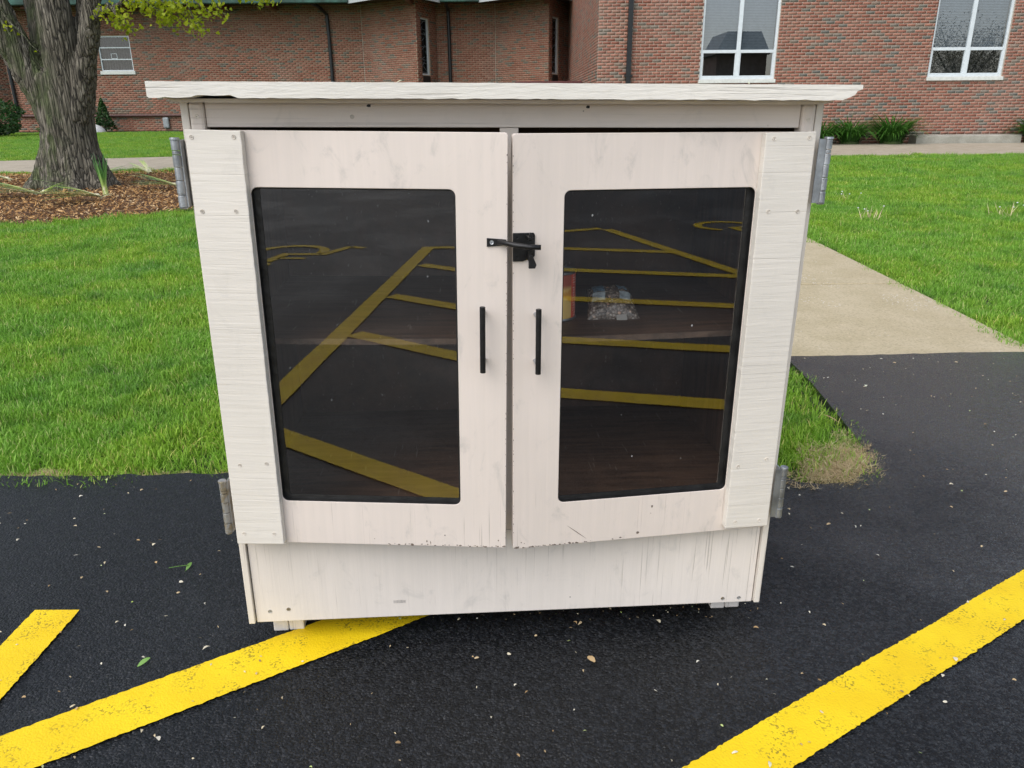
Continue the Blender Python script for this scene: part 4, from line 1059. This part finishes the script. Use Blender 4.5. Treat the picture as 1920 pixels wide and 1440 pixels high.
# ------------------------------------------------------------------ pulled-up strap-leaved plants on the mulch
def leek(base, tip, n, label, up=False, pale=.0):
    R = random.Random(int(base[0] * 77)); bz = gz(base[1]) + .065; e = empty('pulled_plant', (base[0], base[1], bz)); d = Vector((tip[0] - base[0], tip[1] - base[1])); L = max(.35, d.length); az = math.atan2(d.y, d.x); bl = []
    for i in range(n):
        if up: bl.append(arc_blade((R.gauss(0, .012), R.gauss(0, .012), 0), R.uniform(0, 6.28), R.uniform(.36, .55), R.uniform(0, .22), R.uniform(-.05, .25), .018, 7, .15, 1.0, R.uniform(-1, 1)))
        else: bl.append(arc_blade((R.gauss(0, .015), R.gauss(0, .015), .01), az + R.gauss(0, .26), L * R.uniform(.6, 1.2), R.uniform(1.12, 1.42), R.uniform(.12, .42), .042, 8, 0.0 - pale, R.uniform(.75, 1.0) - pale, R.uniform(-.5, .5)))
    for i in range(4): bl.append(arc_blade((0, 0, .005), az + math.pi + R.gauss(0, .5), .16, 1.3, .5, .012, 4, 0, .1))
    obj_from(blade_mesh('leaves', bl, M['leek']), 'leaves', e)
    MB().tube([(0, 0, -.01), (.035 * math.cos(az) * (not up), .035 * math.sin(az) * (not up), .03 + .05 * up), (.10 * math.cos(az) * (not up), .10 * math.sin(az) * (not up), .035 + .08 * up)], [.012, .022, .016], 8).build('bulb', m_plain('pale_bulb', (.72, .68, .48), .5) if 'pale_bulb' not in bpy.data.materials else bpy.data.materials['pale_bulb'], e)
    return tag(e, label, 'plant', 'pulled up plants on the mulch')
leek((-5.11, 9.85), (-5.75, 9.45), 22, 'pulled plant lying flat with pale yellow bulb just below the upright one', pale=.12)
leek((-5.18, 10.10), (-5.18, 10.3), 22, 'upright tuft of dark strap leaves standing in mulch before the trunk', True)
leek((-4.62, 11.0), (-5.25, 10.85), 20, 'pulled dark leaved plant lying on mulch close to the cabinet')
leek((-6.15, 10.25), (-6.75, 9.9), 20, 'pulled plant spread over mulch left of the trunk base')
leek((-6.1, 10.28), (-5.65, 10.15), 10, 'pulled plant with few leaves lying toward the upright tuft', pale=.1)
leek((-5.9, 13.0), (-6.35, 13.35), 14, 'pale pulled plant at the back edge of the mulch near the sidewalk', pale=.3)
leek((-6.55, 12.75), (-6.1, 13.0), 16, 'dark leaved pulled plant behind the trunk near the sidewalk')
leek((-7.55, 12.0), (-8.2, 12.0), 14, 'pale pulled plant lying behind the trunk on its far side', pale=.2)

# ------------------------------------------------------------------ scattered stuff
n = 34000
xy = np.stack([rng.uniform(-10.5, -2.6, n), rng.uniform(8.0, 13.9, n)], 1); xy = xy[in_mulch(xy[:, 0], xy[:, 1], 1.01)]; n = len(xy)
az = rng.random(n) * 6.283; L_ = rng.uniform(.015, .055, n); w_ = rng.uniform(.005, .014, n); tilt = rng.normal(0, .35, n)
rr_ = np.hypot((xy[:, 0] - MC[0]) / MA, (xy[:, 1] - MC[1]) / MBB); zc = gzv(xy[:, 1]) + .05 * np.clip(1 - rr_, 0, 1) - .0 + rng.uniform(0, .03, n)
dx, dy = np.cos(az), np.sin(az); V = np.zeros((n, 4, 3))
for c, (sa, sb) in enumerate(((-1, -1), (1, -1), (1, 1), (-1, 1))):
    V[:, c, 0] = xy[:, 0] + dx * L_ / 2 * sa - dy * w_ / 2 * sb; V[:, c, 1] = xy[:, 1] + dy * L_ / 2 * sa + dx * w_ / 2 * sb; V[:, c, 2] = zc + np.sin(tilt) * L_ / 2 * sa + rng.normal(0, .004, n)
me = np_mesh('mulch_chips', V.reshape(-1, 3), [np.arange(4 * n).reshape(-1, 4)], M['mulch'], np.repeat(np.clip(rng.normal(.5, .25, n), 0, 1), 4))
tag(obj_from(me, 'mulch_chips'), 'orange brown shredded wood mulch round the tree', 'mulch', kind='stuff')

# petals, bud scales and seeds blown over the asphalt
n = 2100
xy = np.stack([rng.uniform(-3.2, 3.4, n), rng.uniform(.9, 3.7, n)], 1)
keep = ((xy[:, 1] < 2.40) | ((xy[:, 0] > 1.45) & (xy[:, 1] < 3.72))) & ((xy[:, 0] > -.3) | (rng.random(n) < .85)) & ((xy[:, 0] < -.1) | (rng.random(n) < .62)); xy = xy[keep]
ex = np.stack([rng.uniform(-.35, .6, 130), 1.60 + np.abs(rng.normal(0, .10, 130))], 1); nb = len(xy); xy = np.concatenate([xy, ex]); n = len(xy)
L_ = rng.gamma(3.0, .0019, n) + .0028; L_[nb:] *= .4; w_ = L_ * rng.uniform(.3, .75, n); az = rng.random(n) * 6.283; cu = rng.uniform(-.5, .5, n); V = np.zeros((n, 8, 3))
for r_ in range(4):
    s = r_ / 3 - .5; wd = w_ * (1 - (2 * s) ** 2 * .75); bend = cu * L_ * (.25 - s * s) * 2
    for side in (0, 1):
        lx = s * L_; ly = bend + (side - .5) * wd; c = r_ * 2 + side
        V[:, c, 0] = xy[:, 0] + np.cos(az) * lx - np.sin(az) * ly; V[:, c, 1] = xy[:, 1] + np.sin(az) * lx + np.cos(az) * ly; V[:, c, 2] = .0062 + L_ * .30 * (.25 - s * s) * 2 + .0012 * side
F = (np.arange(n)[:, None, None] * 8 + np.array([(0, 2, 3, 1), (2, 4, 5, 3), (4, 6, 7, 5)])[None]).reshape(-1, 4)
me = np_mesh('petal_litter', V.reshape(-1, 3), [F], M['petal'], np.repeat(np.clip(rng.beta(1.6, 1.4, n), 0, 1), 8))
tag(obj_from(me, 'petal_litter'), 'tiny pale petals and bud scales scattered over the asphalt', 'petals', kind='stuff')
def leaf_obj(name, x, y, L, az, label, tnt=.9, z=.0075):
    b = []; d = Vector((math.cos(az), math.sin(az), 0)); side = Vector((-d.y, d.x, .25)).normalized()
    pts = [Vector((0, 0, 0)) + d * L * q + Vector((0, 0, L * .35 * q * (1 - q))) for q in np.linspace(-.5, .5, 9)]
    ws = [L * .42 * max(.06, math.sin(math.pi * q) ** .8) for q in np.linspace(.02, .98, 9)]
    o = obj_from(blade_mesh(name, [(pts, ws, side, [tnt] * 9), ([pts[0], pts[0] - d * L * .28], [L * .05, L * .03], side, [.6, .6])], bpy.data.materials['leaf_green']), name, None, (x, y, z))
    return tag(o, label, 'leaf')
m_leafy('leaf_green', [(0, (.10, .22, .04)), (1, (.26, .48, .12))], None, .3, .4, False)
leaf_obj('fallen_leaf', -.855, 1.458, .030, .65, 'small green leaf lying on the asphalt beside the yellow line')
o = leaf_obj('dead_leaf', 1.27, 2.84, .06, 2.6, 'curled tan dead leaf lying where the lawn tip meets the asphalt', .3, .035); o.data.materials[0] = M['petal']
e = empty('fallen_sprig', (-.932, 1.846, .006)); tag(e, 'thin green sprig lying on the asphalt left of the cabinet', 'sprig')
b = MB().tube([(-.025, -.004, .002), (.0, .001, .004), (.025, .006, .004)], .0012, 6); b.build('stem', bpy.data.materials['leaf_green'], e)
o = leaf_obj('leaf', .026, .008, .026, 1.3, None, .5, .002); o.parent = e; del o['category']
b = MB(); 
for i, (a, q) in enumerate(((-.205, -.055), (.435, -.06))):
    p = cab_pt(a, q, 1.1815); o = leaf_obj('fallen_petal', p.x, p.y, .010, .4 + i, ('pale yellow petal on the cabinet roof edge near its middle', 'pale petal on the cabinet roof edge toward the broken corner')[i], .9, p.z + .002); o.data = o.data.copy(); o.data.materials[0] = M['petal']; o['group'] = 'petals on the roof'
# ------------------------------------------------------------------ grass
def tuft(seed, n, r, hmin, hmax, lean, wmul, mat, name, flat=False):
    R = np.random.default_rng(seed)
    a = R.random(n) * 6.283; rad_ = r * np.sqrt(R.random(n)); bx, by = rad_ * np.cos(a), rad_ * np.sin(a)
    h = R.uniform(hmin, hmax, n) * (1 - .25 * (rad_ / r) ** 2); az_ = R.random(n) * 6.283; ln = np.abs(R.normal(0, lean, n)) if not flat else R.uniform(1.15, 1.6, n); cur = R.uniform(.1, 1.1, n); w = R.uniform(.0021, .0042, n) * wmul
    tw_ = az_ + 1.5708 + R.normal(0, .5, n); base = np.clip(R.beta(2.2, 2.6, n), 0, 1) * .62; dead = R.random(n) < .075
    V = np.zeros((n, 7, 3)); T = np.zeros((n, 7)); px, py, pz = bx.copy(), by.copy(), np.full(n, -.012); ang = ln.copy(); q = 0
    prev = 0.0
    for lvl, (t, ww) in enumerate(((0, .75), (.42, 1.0), (.78, .62), (1.0, 0))):
        seg = (t - prev) * h; px += np.cos(az_) * np.sin(ang) * seg; py += np.sin(az_) * np.sin(ang) * seg; pz += np.cos(ang) * seg; ang = np.minimum(ang + cur * (t - prev) * 1.3, 1.75); prev = t
        tt = base + .28 * t
        tt = np.where(dead, .96, np.minimum(tt, .88))
        if lvl < 3:
            for sd_ in (-1, 1):
                V[:, q, 0] = px + np.cos(tw_) * w * ww * sd_ / 2; V[:, q, 1] = py + np.sin(tw_) * w * ww * sd_ / 2; V[:, q, 2] = np.maximum(pz, -.012); T[:, q] = tt; q += 1
        else: V[:, q, 0], V[:, q, 1], V[:, q, 2], T[:, q] = px, py, np.maximum(pz, .002), tt
    i7 = np.arange(n)[:, None] * 7
    Q = np.concatenate([i7 + np.array([0, 1, 3, 2]), i7 + np.array([2, 3, 5, 4])]); T3 = i7 + np.array([4, 5, 6])
    me = np_mesh(name, V.reshape(-1, 3), [Q, T3], mat, T.ravel()); me.polygons.foreach_set('use_smooth', [True] * len(me.polygons))
    return bpy.data.objects.new(name, me)
def scatter(name, pts, scl, protos, vid=None):
    n = len(pts); me = bpy.data.meshes.new(name); me.vertices.add(n); me.vertices.foreach_set('co', np.asarray(pts, np.float32).ravel())
    rot = np.stack([rng.normal(0, .08, n), rng.normal(0, .08, n), rng.random(n) * 6.283], 1)
    a = me.attributes.new('rot', 'FLOAT_VECTOR', 'POINT'); a.data.foreach_set('vector', rot.astype(np.float32).ravel())
    a = me.attributes.new('scl', 'FLOAT', 'POINT'); a.data.foreach_set('value', np.asarray(scl, np.float32))
    a = me.attributes.new('vid', 'INT', 'POINT'); a.data.foreach_set('value', (rng.integers(0, len(protos), n) if vid is None else vid).astype(np.int32))
    o = link(bpy.data.objects.new(name, me)); g = bpy.data.node_groups.new(name, 'GeometryNodeTree')
    g.interface.new_socket('Geometry', in_out='INPUT', socket_type='NodeSocketGeometry'); g.interface.new_socket('Geometry', in_out='OUTPUT', socket_type='NodeSocketGeometry')
    N = g.nodes; gi, go = N.new('NodeGroupInput'), N.new('NodeGroupOutput'); ip = N.new('GeometryNodeInstanceOnPoints'); jn = N.new('GeometryNodeJoinGeometry')
    for p in protos:
        oi = N.new('GeometryNodeObjectInfo'); oi.inputs[0].default_value = p; oi.inputs['As Instance'].default_value = True; g.links.new(oi.outputs['Geometry'], jn.inputs[0])
    def attr(nm, tp): q = N.new('GeometryNodeInputNamedAttribute'); q.data_type = tp; q.inputs[0].default_value = nm; return q.outputs[0]
    er = N.new('FunctionNodeEulerToRotation'); g.links.new(attr('rot', 'FLOAT_VECTOR'), er.inputs[0])
    g.links.new(gi.outputs[0], ip.inputs['Points']); g.links.new(jn.outputs[0], ip.inputs['Instance']); ip.inputs['Pick Instance'].default_value = True
    g.links.new(attr('vid', 'INT'), ip.inputs['Instance Index']); g.links.new(er.outputs[0], ip.inputs['Rotation']); g.links.new(attr('scl', 'FLOAT'), ip.inputs['Scale']); g.links.new(ip.outputs[0], go.inputs[0])
    md = o.modifiers.new('scatter', 'NODES'); md.node_group = g
    return o
G1 = [tuft(10 + i, 400, .13, .028, .058, .50, .95, M['grass'], 'grass_tuft') for i in range(5)]
G2 = [tuft(30 + i, 300, .15, .034, .066, .45, 1.15, M['grass'], 'grass_tuft') for i in range(3)]
DRY = [tuft(50 + i, 220, .10, .02, .06, 1.5, .75, M['straw'], 'dry_tuft', True) for i in range(3)]
edge_tip = np.array([(q[0], q[1]) for q in tip])
def left_lawn(x, y):
    tipx = np.interp(y, edge_tip[4:, 1], edge_tip[4:, 0])
    ok = np.where(x < .95, y > 2.475, (y > np.interp(x, edge_tip[:6, 0], edge_tip[:6, 1]) + .03)) & (x < tipx - .085)
    return ok & ~in_mulch(x, y, .985) & (y < np.interp(x, [p[0] for p in near], [p[1] for p in near]) - .05)
def right_lawn(x, y): return (x > 2.77) & (y > 3.84) & (y < np.interp(x, [p[0] for p in near], [p[1] for p in near]) - .06)
def back_lawn(x, y): return (y > np.interp(x, [p[0] for p in far], [p[1] for p in far]) + .08) & (y < 28.3) & (x < 1.9) & ~((x > -.2) & (y > 23.5))
def inview(x, y, m=420):
    z = gzv(y); dx_, dy_, dz_ = x, y, z - 1.2; dep = dy_ * fw.y + dz_ * fw.z
    px = 960 + 1442 * (dx_ * rt.x + dy_ * rt.y + dz_ * rt.z) / np.maximum(dep, .1); return (dep > .3) & (px > -m) & (px < 1920 + m)
def fill(name, region, box, bands, label):
    P, Sx, Vd = [], [], []
    for y0_, y1_, dens, sc, vset in bands:
        a, b_ = max(y0_, box[2]), min(y1_, box[3])
        if b_ <= a: continue
        g_ = 1 / math.sqrt(dens); xx_, yy_ = np.meshgrid(np.arange(box[0], box[1], g_), np.arange(a, b_, g_)); x_ = xx_.ravel() + rng.uniform(-.6, .6, xx_.size) * g_; y_ = np.clip(yy_.ravel() + rng.uniform(-.6, .6, xx_.size) * g_, a, b_); k = region(x_, y_) & inview(x_, y_); x_, y_ = x_[k], y_[k]
        lum = np.array([noise.noise(Vector((float(p) * .9, float(q) * .9, 2.0))) for p, q in zip(x_, y_)])
        P.append(np.stack([x_, y_, gzv(y_) - .022], 1)); Sx.append(sc * np.maximum(.78, .88 + .32 * rng.random(len(x_)) + .18 * lum)); Vd.append(rng.integers(*vset, len(x_)))
    return tag(scatter(name, np.concatenate(P), np.concatenate(Sx), (G2 + G1)[::1], np.concatenate(Vd)), label, 'grass', kind='stuff')
bands = [(2, 4.2, 88, 1.0, (0, 8)), (4.2, 7, 60, 1.08, (0, 8)), (7, 11, 36, 1.25, (0, 8)), (11, 30, 22, 1.5, (0, 8))]
fill('lawn', left_lawn, (-12, 1.45, 2.45, 15.6), bands, 'bright green lawn between the asphalt, the mulch bed and the walk')
fill('lawn', right_lawn, (2.75, 14, 3.8, 16.2), bands, 'bright green lawn on the window side of the concrete walk')
fill('lawn', back_lawn, (-20, 1.9, 14.5, 28.3), bands, 'strip of green lawn between the sidewalk and the church')
# straw at the tip of the lawn
n = 105; x_ = rng.uniform(.92, 1.36, n); y_ = rng.uniform(2.33, 3.0, n)
k = (x_ < np.interp(y_, edge_tip[4:, 1], edge_tip[4:, 0]) + .03) & ((y_ - 2.30) < .11 + .42 * np.clip((x_ - 1.02) / .3, 0, 1) * rng.random(n) ** .5) & (y_ > np.interp(x_, edge_tip[:6, 0], edge_tip[:6, 1]) - .02)
x2 = rng.uniform(-4.0, .95, 60); P = np.concatenate([np.stack([x_[k], y_[k], np.full(k.sum(), .005)], 1), np.stack([x2, 2.455 + np.abs(rng.normal(0, .012, 60)), np.full(60, -.012)], 1)])
tag(scatter('dry_grass', P, np.concatenate([.6 + .45 * rng.random(k.sum()), .30 + .25 * rng.random(60)]), DRY), 'straw coloured dry grass at the tip of the lawn and along the asphalt edge', 'dry grass', kind='stuff')
# seeding weeds in the right lawn
def weed(x, y, n, label):
    R = random.Random(int(x * 50)); e = empty('weed_clump', (x, y, gz(y) - .02))
    st = [arc_blade((R.gauss(0, .07), R.gauss(0, .05), 0), R.uniform(0, 6.28), R.uniform(.09, .19), R.uniform(.2, .9), R.uniform(-.2, .5), .007, 5, .75, 1.0) for _ in range(n)]
    obj_from(blade_mesh('stalks', st, M['straw']), 'stalks', e)
    for p in [s[0][-1] for s in st[:4]]: MB().lathe([(0, -.007), (.008, -.003), (.009, .003), (0, .007)], tuple(p), 8).build('seed_head', M['white'], e)
    return tag(e, label, 'weeds', 'seeding weeds in the lawn')
weed(3.72, 8.15, 16, 'widest clump of pale seeding dandelion stalks in the lawn nearest the walk')
weed(5.28, 8.28, 14, 'clump of pale seeding stalks in the lawn out from the second window')
weed(4.10, 9.6, 7, 'small clump of seeding stalks between the walk and the daylilies')

# ------------------------------------------------------------------ across the lot, seen mirrored in the windows
hs_ = empty('house', (33.5, -80, 0)); tag(hs_, 'dark brick house across the parking lot mirrored in the window', 'house')
mH = (M['mortarL'], M['brickL'])
MB().box(-3.6, 3.6, -8, 0, -.1, 8.4).build('wall', m_plain('house_brick', (.10, .05, .04), .9), hs_)
MB().prism([(-4, 8.402), (4, 8.402), (2.4, 11.4), (-2.4, 11.4)], 'y', -8.4, .4).build('roof', m_plain('roof_shingles', (.05, .045, .045), .9, bump=.6, bscale=30), hs_)
for x_ in (-2.2, 0, 2.2):
    f = MB().box(x_ - .6, x_ + .6, .002, .06, 1.2, 2.8).build('window', M['frame'], hs_); MB().quad((x_ + .5, .065, 1.3), (x_ - .5, .065, 1.3), (x_ - .5, .065, 2.7), (x_ + .5, .065, 2.7)).build('pane', M['darkglass'], f)
bt = empty('blossom_tree', (34, -22, 0)); tag(bt, 'tree full of pale blossom across the lot mirrored in the second window', 'tree')
b = MB().tube([(0, 0, -.1), (.1, 0, 1.2), (.0, .1, 2.4)], [.26, .2, .17], 12); cen = []
for i in range(9):
    a = i * .7; e_ = Vector((2.6 * math.cos(a) * (.5 + .5 * random.random()), 2.6 * math.sin(a), 4.2 + 2.6 * random.random())); b.tube([(0, .1, 2.2), tuple(e_ * .5 + Vector((0, 0, 1.0))), tuple(e_)], [.11, .07, .02], 8)
    for _ in range(900): cen.append(tuple(e_ * (.6 + .4 * random.random()) + Vector((random.gauss(0, .75), random.gauss(0, .75), random.gauss(0, .75)))))
b.build('trunk', M['bark'], bt); obj_from(leaf_cards('crown', cen, .13, M['blossom'], rng.random(len(cen))), 'crown', bt)
